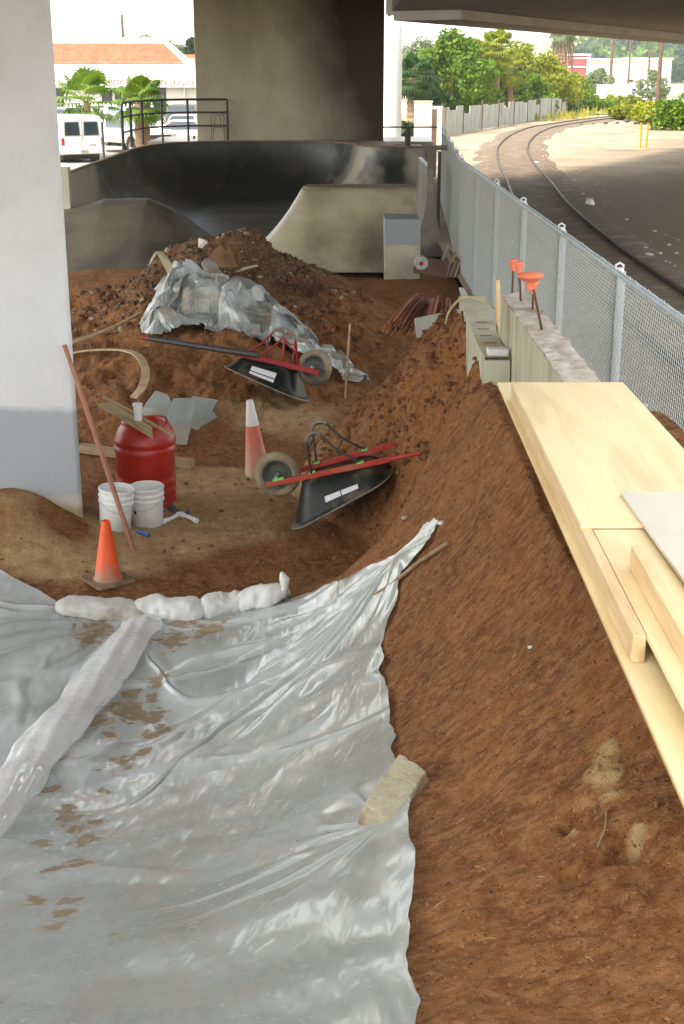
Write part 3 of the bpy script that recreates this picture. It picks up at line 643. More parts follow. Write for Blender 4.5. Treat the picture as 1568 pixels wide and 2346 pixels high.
MUD = [(190, 1620, .09), (330, 1740, .05), (120, 1820, .06), (180, 2000, .06), (100, 1950, .05), (240, 1830, .04), (350, 1610, .06), (160, 1890, .085), (200, 1940, .07), (285, 1765, .09), (290, 1640, .13), (350, 1660, .10), (230, 1665, .09), (215, 1455, .16), (200, 1480, .1), (110, 1750, .12), (80, 1765, .1), (365, 1570, .08), (400, 1480, .12), (480, 1455, .12), (130, 2010, .05), (145, 2110, .05), (80, 2080, .045), (170, 2080, .04), (110, 1760, .08), (420, 1435, .12), (260, 2160, .02), (90, 2085, .05), (255, 1700, .05), (300, 1600, .07), (320, 1655, .10), (370, 1690, .08), (120, 1745, .10), (255, 1640, .08), (155, 1870, .06), (215, 1900, .05), (75, 1790, .06), (295, 1775, .05), (150, 2080, .04), (130, 2140, .05), (175, 1915, .05), (340, 1700, .07)]
MUDW = [(G(u, v), r) for u, v, r in MUD]
def edge(pts, n):
    P = [G(u, v) for u, v in pts]; P = [Vector((p.x, p.y, 0)) for p in P]
    d = [0]
    for a, b in zip(P, P[1:]): d.append(d[-1]+(b-a).length)
    t = np.linspace(0, d[-1], n); return np.stack([np.interp(t, d, [p.x for p in P]), np.interp(t, d, [p.y for p in P])], -1)
def sheet(name, top, bot, left, right, nu, nv, label, lift, seed):
    A = edge(top, nu); B = edge(bot, nu); C = edge(left, nv); D = edge(right, nv)     # left/right run from top to bottom
    s = np.linspace(0, 1, nu)[None, :, None]; t = np.linspace(0, 1, nv)[:, None, None]
    Q = (1-t)*A[None]+t*B[None]+(1-s)*C[:, None]+s*D[:, None]-((1-s)*(1-t)*A[0]+s*(1-t)*A[-1]+(1-s)*t*B[0]+s*t*B[-1])
    X, Y = Q[..., 0], Q[..., 1]
    jg = fbm(Y*4, X*0+seed, 3, 5)*.03; X = X+jg*np.clip((s[..., 0]-.9)*10, 0, 1)
    Z = terr(X, Y, False)
    fold = np.zeros_like(X); W = np.zeros_like(X)
    for (u, v, fr, amp, r0, r1, sd_) in FOLDS:
        o = G(u, v); dx, dy = X-o.x, Y-o.y; r = np.hypot(dx, dy)
        if fr < 0:      # long parallel folds
            a = (dx*math.cos(sd_)+dy*math.sin(sd_)); q = np.abs(fbm(a*-fr, (dx*-math.sin(sd_)+dy*math.cos(sd_))*.6, 2, 7))
        else:
            a = np.arctan2(dy, dx); q = np.abs(fbm(a*fr+np.sin(r*2.2)*.3+fbm(X*1.5, Y*1.5, 2, 8)*.5, r*.9, 2, int(sd_*10)))*(.6+.5*np.clip(r, 0, 2))
        ridge = np.clip(1-q*4.2, 0, 1); ridge = ridge*ridge*(3-2*ridge); w = sm(0, r0+.01, r)*sm(r1, r1*.35, r)
        W = W+ridge*amp*w; fold = np.maximum(fold, ridge*w)
    wob = fbm(X*7+Y*1.2, Y*1.8, 3, 91)*.009+fbm(X*15, Y*5, 2, 93)*.002
    Z = Z+lift+W+wob*.7
    mud = np.full_like(X, -.2)
    for p, r in MUDW: mud = np.maximum(mud, .95*np.exp(-(((X-p.x)/r)**2+((Y-p.y)/(r*1.5))**2)**.8)-.05)
    o = grid_obj(name, np.stack([X, Y, Z], -1), M_plas, attrs={'mud': mud, 'fold': np.clip(fold*.35+.5*sm(-.5, -1.5, X)*(.6+.8*fbm(X*2, Y*2, 3, 44)), 0, 1)})
    return tag(o, label, 'plastic sheet')
FOLDS = [(905, 1290, 3.6, .018, .25, 3.2, .3), (330, 1420, 4, .018, .2, 2.6, .7), (890, 1890, 2.6, .010, .2, 1.1, 1.1), (700, 1600, -1.9, .012, .01, 3.0, .15), (300, 1900, -2.1, .008, .01, 2.2, .9)]
sheet('plastic_sheet', [(250, 1400), (640, 1378), (740, 1358), (840, 1312), (905, 1285), (955, 1245), (968, 1222), (1000, 1212)], [(-10, 2500), (300, 2500), (700, 2520), (948, 2540)], [(250, 1400), (210, 1500), (120, 1640), (50, 1780), (-20, 1950), (-10, 2500)], [(1000, 1212), (985, 1255), (922, 1320), (905, 1390), (872, 1500), (870, 1540), (890, 1610), (896, 1700), (912, 1770), (938, 1900), (942, 2010), (940, 2120), (946, 2250), (948, 2540)], 420, 560, 'large muddy sheet of milky plastic over the near dirt, held by a stone block', .034, 3)
sheet('plastic_sheet', [(-80, 1275), (62, 1345), (100, 1365), (150, 1400), (262, 1425)], [(-120, 1990), (-60, 1960), (-20, 1930), (20, 1860)], [(-80, 1275), (-100, 1500), (-120, 1990)], [(262, 1425), (200, 1540), (110, 1690), (20, 1860)], 150, 200, 'smaller plastic sheet at the lower left beyond the wrapped roll', .026, 9)

# plastic wrapped roll of sandbags
M_wrap = pm('wrapped_bag', (.78, .79, .77), (.70, .72, .71), 5, .25, .5, 14, coat=.5)
cl = curvepts([G(345, 1415, .04), G(300, 1465, .045), G(225, 1560, .045), (G(150, 1650, .045)), G(85, 1730, .04), G(10, 1825, .03), G(-70, 1930, .03)], 70)
P = []
for i, p in enumerate(cl):
    t = (cl[min(i+1, 70)]-cl[max(i-1, 0)]).normalized(); sd_ = Vector((-t.y, t.x, 0)).normalized(); row = []
    f = 1-.16*abs(math.sin(i*.155))**8; f *= min(1, .55+i*.1)
    for k in range(25):
        a = math.pi*(k/24)*1.16-.25; wr = 1+.05*math.sin(a*9+i*.35)+float(fbm(i*.25, k*.4, 2, 5))*.10
        row.append(list(p+sd_*(math.cos(a)*.165*f*wr)+Vector((0, 0, math.sin(a)*.078*f*wr-.012))))
    P.append(row)
o = grid_obj('wrapped_sandbag_roll', np.array(P), M_wrap); tag(o, 'long white roll of sandbags wrapped in plastic running down to the lower left', 'sandbags')

# sandbags along the top of the sheet
M_bag = pm('sandbag_cloth', (.66, .65, .60), (.58, .57, .52), 9, .85, .5, 260, c3=(.36, .30, .20), s3=.7)
M_bagc = pm('sandbag_clean', (.80, .80, .76), (.72, .72, .68), 9, .8, .5, 200)
def sandbag(u, v, u2, v2, wd_, ht, label, m, knot=False, seed=1):
    a = G(u, v); b = G(u2, v2); L = (b-a).length; o = empty('sandbag', (a+b)/2+Vector((0, 0, .01)), label, 'sandbag', 'sandbags along the top of the plastic')
    d = (b-a).normalized(); sd_ = Vector((-d.y, d.x, 0)); P = []
    for i in range(41):
        t = i/40*2-1; f = (1-abs(t)**4.5)**.6; f2 = max(f, .06); row = []
        for k in range(29):
            an = 2*math.pi*k/28; c, s = math.cos(an), math.sin(an)
            nz = 1+float(fbm(i*.16+seed*7, k*.25*(1 if k < 28 else 0), 3, seed))*.30+.05*math.sin(i*1.3+seed)*(abs(t) > .7)
            row.append(list(d*(t*L/2*(1.0+.05*c))+sd_*(np.sign(c)*abs(c)**.8*wd_/2*(.35+.65*f2)*nz)+Vector((0, 0, max(s, -.35)*ht/2*f2*1.5*nz+ht*.35))))
        row[28] = row[0]; P.append(row)
    grid_obj('bag', np.array(P), m, o)
    if knot:
        e = d*L*.5; MB().tube([e*.86+Vector((0, 0, ht*.5)), e*.98+Vector((0, 0, ht*.75)), e*1.02+Vector((-.01, 0, ht*1.25)), e*1.0+Vector((-.03, .02, ht*1.55))], [.05, .022, .04, .012], 9).build('tied_end', m, o, smooth=True)
    return o
sandbag(128, 1405, 345, 1425, .26, .11, 'dirty sandbag at the left end of the sandbag row', M_bag, seed=2)
sandbag(300, 1412, 478, 1420, .26, .13, 'white sandbag second from the left under the top of the plastic', M_bagc, seed=4)
sandbag(450, 1418, 572, 1395, .25, .13, 'short white sandbag left of the bag with the tied end', M_bagc, seed=6)
sandbag(545, 1398, 655, 1385, .26, .15, 'white sandbag with a tied ruffled end, rightmost of the sandbag row', M_bagc, True, seed=8)

# stone, stick, small finds
a, b = G(862, 1905), G(950, 1795); d = (b-a)
def rock(hx, hy, hz, seed, n=14, pw=5, amp=.08):
    m = MB(); rs = []
    for ax in range(3):
        for sg in (-1, 1):
            o = len(m.v)
            for i in range(n+1):
                for j in range(n+1):
                    a, b_ = i/n*2-1, j/n*2-1; q = [0, 0, 0]; q[ax] = sg; q[(ax+1) % 3] = a; q[(ax+2) % 3] = b_
                    l = (abs(q[0])**pw+abs(q[1])**pw+abs(q[2])**pw)**(1/pw); q = [c/l for c in q]
                    f = 1+float(fbm(q[0]*1.6+seed+q[2]*1.1, q[1]*1.6-q[2]*.9, 4, seed))*amp*2; m.v.append((q[0]*hx*f*(1-.10*q[2]), q[1]*hy*f*(1-.16*q[2]), q[2]*hz*f))
            for i in range(n):
                for j in range(n): k = o+i*(n+1)+j; m.f.append((k, k+1, k+n+2, k+n+1))
    return m
rk = rock(.165, .080, .055, 4, 30, 26, .035)
rk.v = [(x+.035*(z > 0)*0+y*.35, y, z+.02) for x, y, z in rk.v]
o = rk.build('stone_block', pm('stone', (.52, .47, .33), (.40, .345, .225), 9, .9, .8, 30, c3=(.28, .17, .09), s3=1.5), smooth='auto'); o.location = (a+b)/2+Vector((0, 0, .02)); o.rotation_euler = (R(4), R(-13), math.atan2(d.y, d.x)); tag(o, 'rough pale stone block weighing down the right edge of the plastic', 'stone')
o = MB().tube([G(858, 1366, .03), G(900, 1338, .04), G(960, 1290, .045), G(1027, 1244, .05)], .013, 8).build('wood_stake', M_lumo, smooth=True); tag(o, 'thin wooden stake pinning the upper corner of the plastic sheet', 'stake')
for i, (u, v, r, lab) in enumerate([(1217, 1485, .016, 'tiny white pebble on the bare dirt slope'), (1014, 1201, .035, 'small pale scrap just above the corner of the plastic'), (930, 1188, .035, 'pale stone chip on the dirt left of the plastic corner')]):
    p = G(u, v, .01); m = MB(); m.lathe([(.001, -r*.4), (r*.8, -.2*r), (r, 0), (r*.7, r*.4), (.001, r*.5)], 7)
    o = m.build('pebble', pm('pebble%d' % i, (.7, .68, .6) if i != 2 else (.4, .33, .2)), smooth=False); o.location = p; o.scale = (1, .7, 1); tag(o, lab, 'pebble')

# ------------------------------------------------------------ barrel, buckets, cones and the things round them
M_red = pm('red_plastic', (.46, .028, .012), (.34, .016, .010), 3, .38, .08, 25, c3=(.36, .07, .025), r2=.6)
p = G(337, 1152); p.z = T(p.x, p.y, False)-.02
brl = empty('plastic_barrel', p, 'dented red plastic barrel with boards and a white cup on top', 'barrel', rot=(R(1.5), R(1), 0))
RB = .285
pf = [(RB-.02, 0), (RB-.005, .02), (RB-.008, .08), (RB-.02, .11), (RB-.008, .14), (RB-.006, .20), (RB-.02, .225), (RB-.006, .25), (RB-.006, .285), (RB-.022, .31), (RB-.010, .335), (RB-.012, .52), (RB-.002, .545), (RB+.002, .585), (RB-.012, .60), (RB-.012, .615), (RB+.002, .63), (RB-.004, .66), (RB-.014, .69), (RB-.035, .74), (RB-.065, .775), (RB-.075, .79), (RB-.070, .80), (RB-.075, .812), (RB-.10, .812), (RB-.105, .79), (RB-.12, .60), (.001, .58)]
m = MB(); m.lathe(pf, 64)
m.v = [(x*(1+.025*math.sin(3*math.atan2(y, x)+1)*(z > .66)+.02*fbm(z*6, math.atan2(y, x)*2, 2, 3)*(z > .62)), y, z+.015*math.sin(2*math.atan2(y, x))*(z > .72)) for x, y, z in m.v]
m.build('drum', M_red, brl, smooth=True)
M_board = pm('dirty_board', (.46, .36, .20), (.36, .26, .14), 4, .75, .25, 40, stretch=(1, 6, 6), c3=(.25, .17, .09))
def board(a, b, w, t, mat, name, label, cat='board', holes=0, roll=0, pointed=False, group=None):
    a = Vector(a); b = Vector(b); d = (b-a); L = d.length; d.normalize()
    o = empty(name, (a+b)/2, label, cat, group) if holes else None
    r = d.cross(Vector((0, 0, 1))).normalized(); u = r.cross(d); M = Matrix((d, r, u)).transposed().to_4x4() @ Matrix.Rotation(roll, 4, 'X')
    m = MB()
    if pointed: m.prism([(-L/2, -w/2), (L/2, -w/2), (L/2-.02, w/2), (-L/2+w*1.4, w/2)], -t/2, t/2)
    else: m.box((0, 0, 0), (L, w, t))
    q = m.build('plank' if holes else name, mat, o, bev=.002)
    if holes:
        o.rotation_mode = 'QUATERNION'; o.rotation_quaternion = M.to_quaternion()
        for k in range(holes): MB().lathe([(.013, 0), (.013, .001), (.001, .001)], 12, (-L*.18+k*L*.22, .01*(-1)**k, t/2+.0012)).build('hole', MATS.get('hole_dark') or pm('hole_dark', (.03, .02, .012)), o)
        return o
    q.location = (a+b)/2; q.rotation_mode = 'QUATERNION'; q.rotation_quaternion = M.to_quaternion()
    return tag(q, label, cat, group)
board(ony(236, 924, 12.0), ony(364, 1000, 11.42), .13, .018, M_board, 'wood_board', 'pointed tan board with drilled holes lying across the red barrel', holes=3, pointed=True)
board(ony(238, 909, 12.08), ony(398, 998, 11.60), .03, .022, M_board, 'wood_strip', 'thin wooden strip lying over the red barrel beside the holed board', 'strip')
a = ony(317, 962, 11.58)
cup = empty('plastic_cup', a, 'white plastic cup standing on the board on the barrel', 'cup')
MB().lathe([(.001, 0), (.034, 0), (.036, .115), (.046, .135), (.047, .150), (.043, .150), (.040, .135), (.032, .02), (.001, .02)], 28).build('body', pm('white_plastic', (.80, .79, .76), (.72, .71, .68), 6, .4), cup, smooth='auto')
MB().tube([(0, .02, .02), (.006, .02, .2), (.012, .03, .27)], .003, 6).build('wire', M_lumo, cup)
M_wp = MATS['white_plastic']
M_bkt = pm('bucket_plastic', (.82, .82, .80), (.76, .76, .74), 5, .38, c3=(.58, .60, .60), s3=.7)
def bucket(u, v, label, tilt):
    p = G(u, v); p.z = T(p.x, p.y, False)-.01
    o = empty('plastic_bucket', p, label, 'bucket', 'white buckets before the barrel', rot=tilt)
    pf = [(.001, 0), (.128, 0), (.134, .008), (.143, .235), (.154, .24), (.155, .252), (.146, .262), (.147, .285), (.157, .29), (.158, .302), (.148, .312), (.150, .34), (.159, .345), (.160, .358), (.152, .366), (.146, .362), (.130, .02), (.001, .018)]
    MB().lathe(pf, 48).build('pail', M_bkt, o, smooth='auto')
    hd = MB().tube([Vector((.158*math.cos(t), -.158*math.sin(t), .29-.11*math.sin(t)**1.0)) for t in np.linspace(.05, math.pi-.05, 20)], .0028, 6); hd.build('handle', M_galp, o, smooth=True)
    return o
bucket(264, 1206, 'white plastic bucket on the left, partly behind the leaning pole', (R(2), R(5), R(20)))
b2 = bucket(340, 1200, 'white plastic bucket on the right with a small hole in its side', (R(1), R(0), R(-15)))
MB().lathe([(.010, 0), (.016, -.003), (.010, -.0045), (.001, -.0045)], 10, (-.055, -.1265, .15), 'y').build('hole', MATS['hole_dark'], b2)

def cone_mat(name, c1, dust, z0, z1):
    m = pm(name, c1, tuple(v*.85 for v in c1), 6, .5, .05, 30); n = m.node_tree; L = n.links; b = n.nodes['Principled BSDF']; src = b.inputs['Base Color'].links[0].from_socket
    tc = n.nodes.new('ShaderNodeTexCoord'); sp = n.nodes.new('ShaderNodeSeparateXYZ'); L.new(tc.outputs['Object'], sp.inputs[0])
    q = n.nodes.new('ShaderNodeTexNoise'); q.inputs['Scale'].default_value = 9; q.inputs['Detail'].default_value = 8; L.new(tc.outputs['Object'], q.inputs[0])
    a = n.nodes.new('ShaderNodeMath'); a.operation = 'MULTIPLY_ADD'; L.new(q.outputs[0], a.inputs[0]); a.inputs[1].default_value = .35; L.new(sp.outputs[2], a.inputs[2])
    r = n.nodes.new('ShaderNodeMapRange'); r.inputs[1].default_value = z1; r.inputs[2].default_value = z0; L.new(a.outputs[0], r.inputs[0])
    x = n.nodes.new('ShaderNodeMix'); x.data_type = 'RGBA'; L.new(r.outputs[0], x.inputs[0]); L.new(src, x.inputs[6]); x.inputs[7].default_value = (*dust, 1)
    L.new(x.outputs[2], b.inputs['Base Color']); return m
M_dust = pm('dusty_rubber', (.26, .19, .11), (.16, .11, .06), 12, .9)
def cone(p, hgt, r0, bs, mat, label, rot, collar=None):
    o = empty('traffic_cone', p, label, 'traffic cone', rot=rot)
    m = MB(); m.prism([(bs*c, bs*s) for c, s in ((-1, -.85), (-.85, -1), (.85, -1), (1, -.85), (1, .85), (.85, 1), (-.85, 1), (-1, .85))], 0, .022); m.build('base', M_dust, o, bev=.006)
    MB().lathe([(r0+.012, .023), (r0, .035), (.035, hgt-.02), (.030, hgt), (.020, hgt), (.020, hgt-.06)], 36).build('cone_body', mat, o, smooth='auto')
    if collar:
        f = lambda z: r0+(.035-r0)*(z-.035)/(hgt-.055)+.0025
        MB().lathe([(f(collar), collar), (f(hgt-.02), hgt-.022), (.033, hgt+.003), (.024, hgt+.004)], 36).build('white_collar', M_wp, o, smooth='auto')
    return o
p = G(248, 1330); p.z = T(p.x, p.y, False)
cone(p, .50, .105, .165, cone_mat('orange_cone', (.86, .105, .012), (.30, .21, .12), .17, .34), 'small bright orange traffic cone with a muddy square base', (R(2), 0, R(38)))
p = G(592, 1088); p.z = T(p.x, p.y, False)-.03
cone(p, .80, .13, .17, cone_mat('faded_cone', (.62, .135, .065), (.40, .27, .17), .22, .62), 'tall faded orange traffic cone with a white collar', (R(1), R(-5), R(8)), .55)

a = G(309, 1262); b = ony(148, 790, 10.84); o = MB().tube([a-Vector((0, 0, .03)), a.lerp(b, .5), b], [.021, .022, .019], 12).build('wooden_pole', pm('red_brown_pole', (.38, .17, .10), (.30, .12, .07), 6, .6, .2, 40), smooth='auto'); tag(o, 'long reddish wooden pole leaning against the pale column', 'pole')

# pipe fittings
def fitting(pts, r, mat, label, cat='pipe fitting'):
    P = [G(u, v, r+.01) for u, v in pts]; m = MB(); m.tube(P, r, 12)
    for q in (P[0], P[-1]):
        d = (P[1]-P[0]).normalized() if q is P[0] else (P[-1]-P[-2]).normalized(); m.tube([q-d*.025, q+d*.025], r*1.35, 12)
    return tag(m.build('pipe_fitting', mat, smooth='auto'), label, cat)
fitting([(380, 1193), (398, 1186), (410, 1178)], .018, M_wp, 'white plastic pipe elbow touching the foot of the red barrel')
fitting([(418, 1180), (436, 1186), (448, 1192)], .019, M_wp, 'white plastic pipe tee lying to the right of the other fittings')
fitting([(395, 1165), (408, 1175)], .024, pm('grey_pipe', (.10, .11, .11)), 'dark grey pipe coupling among the white fittings')
fitting([(322, 1219), (337, 1224)], .013, pm('blue_plastic', (.05, .13, .40)), 'small blue plastic plug on the ground in front of the buckets')
fitting([(425, 1176), (430, 1174)], .011, MATS['blue_plastic'], 'small blue valve handle on the white fittings')

# leaning grey panels, timbers behind the barrel
M_slab = pm('grey_slab', (.30, .33, .30), (.23, .25, .225), 3, .8, .2, 25, c3=(.33, .27, .17))
def panel(pts, yb, vb, k, t, mat, name, label, cat):
    P = [ony(u, v, yb+(vb-v)*k) for u, v in pts]; c = sum(P, Vector())/len(P)
    n = (P[1]-P[0]).cross(P[2]-P[0]).normalized()
    if n.y > 0: n = -n
    o = MB().slab([q-c for q in P], n, t).build(name, mat, bev=.003); o.location = c; return tag(o, label, cat)
yb = G(415, 1024).y
panel([(357, 896), (384, 905), (396, 926), (380, 965), (332, 960), (332, 930)], yb+.35, 1020, .004, .02, M_slab, 'grey_panel', 'broken grey panel leaning at the back left of the three panels', 'panel')
panel([(441, 909), (500, 918), (487, 942), (500, 957), (460, 980), (454, 991), (430, 987)], yb+.22, 1020, .004, .02, M_slab, 'grey_panel', 'broken grey panel with a ragged right side behind the straight one', 'panel')
panel([(398, 914), (453, 914), (428, 1021), (400, 1020), (380, 962)], yb, 1020, .004, .022, M_slab, 'grey_panel', 'straight edged grey panel leaning at the front of the three panels', 'panel')
panel([(322, 935), (352, 938), (350, 955), (320, 955)], yb-.3, 1020, .004, .03, pm('pale_offcut', (.42, .42, .36)), 'board_offcut', 'small pale offcut lying behind the white cup', 'board')
board(G(185, 1026, .05), G(441, 1064, .045), .10, .085, M_lumo, 'timber', 'weathered squared timber lying on the ground behind the barrel', 'timber')

# curved strips of wood
def ribbon(pts, w, t, mat, label, lift=.05, axis=None, taper=None):
    C = curvepts([G(u, v, l) for u, v, l in pts], 40); P = []
    for i, p in enumerate(C):
        d = (C[min(i+1, 40)]-C[max(i-1, 0)]).normalized(); s = Vector((-d.y, d.x, 0)).normalized() if axis is None else Vector(axis); s = (s-d*s.dot(d)).normalized(); u = d.cross(s); f = 1 if not taper else taper[0]+(taper[1]-taper[0])*i/40
        P.append([list(p+s*(a*w*f/2)+u*(b*t/2)) for a, b in ((-1, -1), (1, -1), (1, 1), (-1, 1), (-1, -1))])
    return tag(grid_obj('curved_wood_strip', np.array(P), mat, smooth=False), label, 'wood strip')
ribbon([(150, 812, .05), (200, 803, .08), (262, 801, .10), (305, 808, .11), (328, 830, .12), (334, 860, .11), (325, 890, .09), (306, 912, .05)], .085, .018, M_board, 'wide tan wood strip bent in a hook shape on the left mound', taper=(.8, 1.3))
ribbon([(130, 800, .1), (170, 783, .16), (235, 760, .16), (300, 730, .12), (345, 706, .05)], .035, .03, M_board, 'thin straight wood strip rising to the silver tarpaulin from behind the column')
a = G(790, 916); b = ony(802, 742, a.y); o = MB().bar(a-Vector((0, 0, .05)), b, .03, .025).build('wood_stake', M_board, bev=.002); tag(o, 'upright thin wooden stake in the soil right of the silver tarpaulin', 'stake')

# ------------------------------------------------------------ wheelbarrows
M_hred = pm('red_handle_paint', (.46, .042, .022), (.36, .028, .018), 5, .5, .15, 40, c3=(.40, .10, .06))
M_tray = pm('black_tray', (.008, .011, .010), (.014, .017, .014), 5, .36, .25, 18, spec=.3, c3=(.12, .10, .07), r2=.75, s3=1.6)
M_blk = pm('black_steel', (.03, .03, .028), (.05, .045, .04), 14, .55)
M_rim = pm('wheel_rim', (.05, .065, .06), (.10, .10, .085), 12, .4, metal=.3, c3=(.2, .18, .14))
M_tyre = pm('dusty_tyre', (.30, .235, .145), (.20, .15, .09), 8, .9, .3, 40, c3=(.08, .065, .05))
M_lab = pm('sticker', (.72, .70, .74), (.64, .63, .64), 14, .5)
M_green = pm('green_paint', (.20, .72, .12), (.16, .60, .10), 14, .5)
def rrect(cx, hw, y0, hl, rad, n=6):
    """rounded rectangle, counter-clockwise, in x (length) and y (width)"""
    out = []
    for (sx, sy, a0) in ((1, 1, 0), (-1, 1, 90), (-1, -1, 180), (1, -1, 270)):
        for k in range(n+1):
            a = R(a0+90*k/n); out.append((cx+sx*(hl-rad)+rad*math.cos(a), y0+sy*(hw-rad)+rad*math.sin(a)))
    return out
def wheelbarrow(front, grip, roll, label, red_frame, col_h, deep=(.40, .19), green=False, side=1, drop=0):
    F_, G_ = Vector(front), Vector(grip); d = (G_-F_).normalized(); up = Vector((0, 0, 1)); r = up.cross(d).normalized(); u = d.cross(r)
    M = Matrix((d, r, u)).transposed().to_4x4() @ Matrix.Rotation(roll, 4, 'X')
    o = empty('wheelbarrow', F_, label, 'wheelbarrow', 'overturned wheelbarrows'); o.rotation_mode = 'QUATERNION'; o.rotation_quaternion = M.to_quaternion()
    L = (G_-F_).length
    for s in (-1, 1):
        a = Vector((0, s*.10, 0)); b = Vector((L, s*.27, .0)); w = (b-a)
        m = MB(); m.bar(a, a+w*.80, .042 if not red_frame else .055, .042 if not red_frame else .06); q = m.v
        m.tube([a+w*.80, a+w*.88, b], [.024, .020, .015], 8); m.build('handle', col_h, o, bev=.003)
    # tray: floor ring just under the handles, rim ring hanging below them
    rings = []
    spec = [(0.0, .33, .22, .245, .07, -.03, -.03), (.03, .36, .24, .275, .08, -.035, -.035), (1.0, .0, .0, 0, 0, 0, 0)]
    fl = rrect(.62, .225, 0, .30, .10); fl0 = rrect(.62, .20, 0, .275, .08); rm = rrect(.60, .33, 0, .45, .19); rm2 = rrect(.60, .352, 0, .475, .205)
    zr = lambda x: -deep[0]+(deep[0]-deep[1])*(x-.04)/1.04
    P = [[(.60, 0, -.028)]*len(fl0), [(x, y, -.028) for x, y in fl0], [(x, y, -.04) for x, y in fl]]
    for t in np.linspace(.15, 1, 8): P.append([(a[0]+(b[0]-a[0])*t, a[1]+(b[1]-a[1])*t**.85, -.04+(zr(b[0])+.04)*t) for a, b in zip(fl, rm)])
    P.append([(x, y, zr(x)) for x, y in rm2])
    P.append([(x, y, zr(x)-.012) for x, y in rm2])
    P = [row+[row[0]] for row in P]
    tray = grid_obj('tray', np.array(P), M_tray, o); sdm = tray.modifiers.new('thick', 'SOLIDIFY'); sdm.thickness = .004
    MB().tube([Vector((x, y, zr(x)-.006)) for x, y in rm2+[rm2[0]]], .009, 8, cap=False).build('tray_rim', pm('dusty_rim', (.26, .22, .16), (.12, .11, .085), 12, .7) if 'dusty_rim' not in MATS else MATS['dusty_rim'], tray, smooth=True)
    # sticker on the long side (just off the tray wall)
    i0 = side
    def onside(x, t):
        zt = zr(x); yv = -(.225+(.33-.225)*t**.85)-.008; return Vector((x, yv*i0, -.04+(zt+.04)*t))
    for (xa, xb, ta, tb) in (((.50, .64, .50, .68), (.65, .80, .50, .68)) if green else ((.42, .72, .30, .56), (.42, .72, .62, .76))):
        q = [onside(xa, ta), onside(xb, ta), onside(xb, tb), onside(xa, tb)]
        MB().slab(q, (0, -i0, -.4), .003).build('sticker', M_lab, tray)
    # legs: two bent bars
    lm = col_h if red_frame else M_blk
    for s in (-1, 1):
        y = s*.19; pts = [(.42, y*.85, .02), (.455, y, .26), (.475, y, .325), (.515, y, .352), (.565, y, .350), (.60, y, .32), (.70, y*1.02, .17), (.86, y*1.1, .02)]
        lg = MB().tube(curvepts(pts, 26), .0115, 8).build('leg', lm, o, smooth=True)
        MB().tube(curvepts([(.462, y, .30), (.478, y, .335), (.515, y, .362), (.565, y, .360), (.600, y, .33)], 10), .0155, 8).build('worn_foot', MATS['dusty_rim'], lg, smooth=True)
        bk = MB().box((.12, s*.115, .028), (.10, .035, .018)); bk.build('axle_bracket', M_green if green else lm, o, bev=.003)
        if green:
            MB().box((.43, s*.145, .026), (.05, .05, .012)).build('bolt_plate', M_green, o, bev=.002); MB().box((.855, s*.20, .026), (.06, .05, .012)).build('bolt_plate', M_green, o, bev=.002)
    MB().bar((.455, -.19, .24), (.455, .19, .24), .012, .012).build('cross_brace', lm, o); MB().bar((.70, -.19, .17), (.70, .19, .17), .02, .006).build('cross_brace', lm, o)
    if red_frame:
        MB().box((.36, 0, .012), (.22, .24, .035)).build('front_plate', col_h, o, bev=.004)
        MB().bar((.25, -.12, .03), (.45, .18, .28), .022, .008).build('cross_brace', col_h, o); MB().bar((.25, .12, .03), (.45, -.18, .28), .022, .008).build('cross_brace', col_h, o)
    if green: MB().box((.415, -.137, -.005), (.045, .048, .055)).build('bolt_plate', M_green, o, bev=.002)
    # wheel
    wh = empty('wheel', (0, 0, 0), None, None) if False else bpy.data.objects.new('wheel', None); COL.objects.link(wh); wh.parent = o; wh.location = (.10, 0, .045); wh.empty_display_size = .1
    tp = [(.125, -.035), (.150, -.048), (.178, -.046), (.196, -.028), (.201, 0), (.196, .028), (.178, .046), (.150, .048), (.125, .035), (.118, 0)]
    MB().lathe(tp, 48, axis='y', closed=True).build('tyre', M_tyre, wh, smooth=True)
    MB().lathe([(.001, -.032), (.030, -.034), (.036, -.020), (.075, -.012), (.100, -.018), (.118, -.040), (.128, -.042), (.128, .042), (.118, .040), (.100, .018), (.075, .012), (.036, .020), (.030, .034), (.001, .032)], 40, axis='y').build('rim', M_rim, wh, smooth='auto')
    MB().tube([(0, -.12, 0), (0, .12, 0)], .010, 8).build('axle', M_galp, wh, smooth='auto')
    return o
f2 = ony(615, 1103, 11.0); g2 = ony(968, 1018, 10.85)
wheelbarrow(f2, g2, R(0), 'overturned wheelbarrow nearest the slope with red handles and green bolts', False, M_hred, (.42, .14), True)
f1 = ony(738, 856, 14.5); g1 = ony(462, 790, 15.0)
wheelbarrow(f1, g1, R(16), 'overturned wheelbarrow with red frame lying below the silver tarpaulin', True, pm('deep_red_paint', (.36, .012, .012), (.26, .010, .010), 5, .5), (.34, .16), False, side=-1)
a = ony(333, 774, 14.95); b = ony(592, 814, 14.3); tl = empty('tool_handle', a, 'long black tool handle with a red tip lying against the far wheelbarrow', 'tool')
MB().tube([Vector(), b-a], [.030, .036], 10).build('shaft', M_blk, tl, smooth='auto'); dd = (b-a).normalized()
MB().tube([-dd*.03, dd*.06], .030, 12).build('grip_end', MATS['deep_red_paint'], tl, smooth='auto')

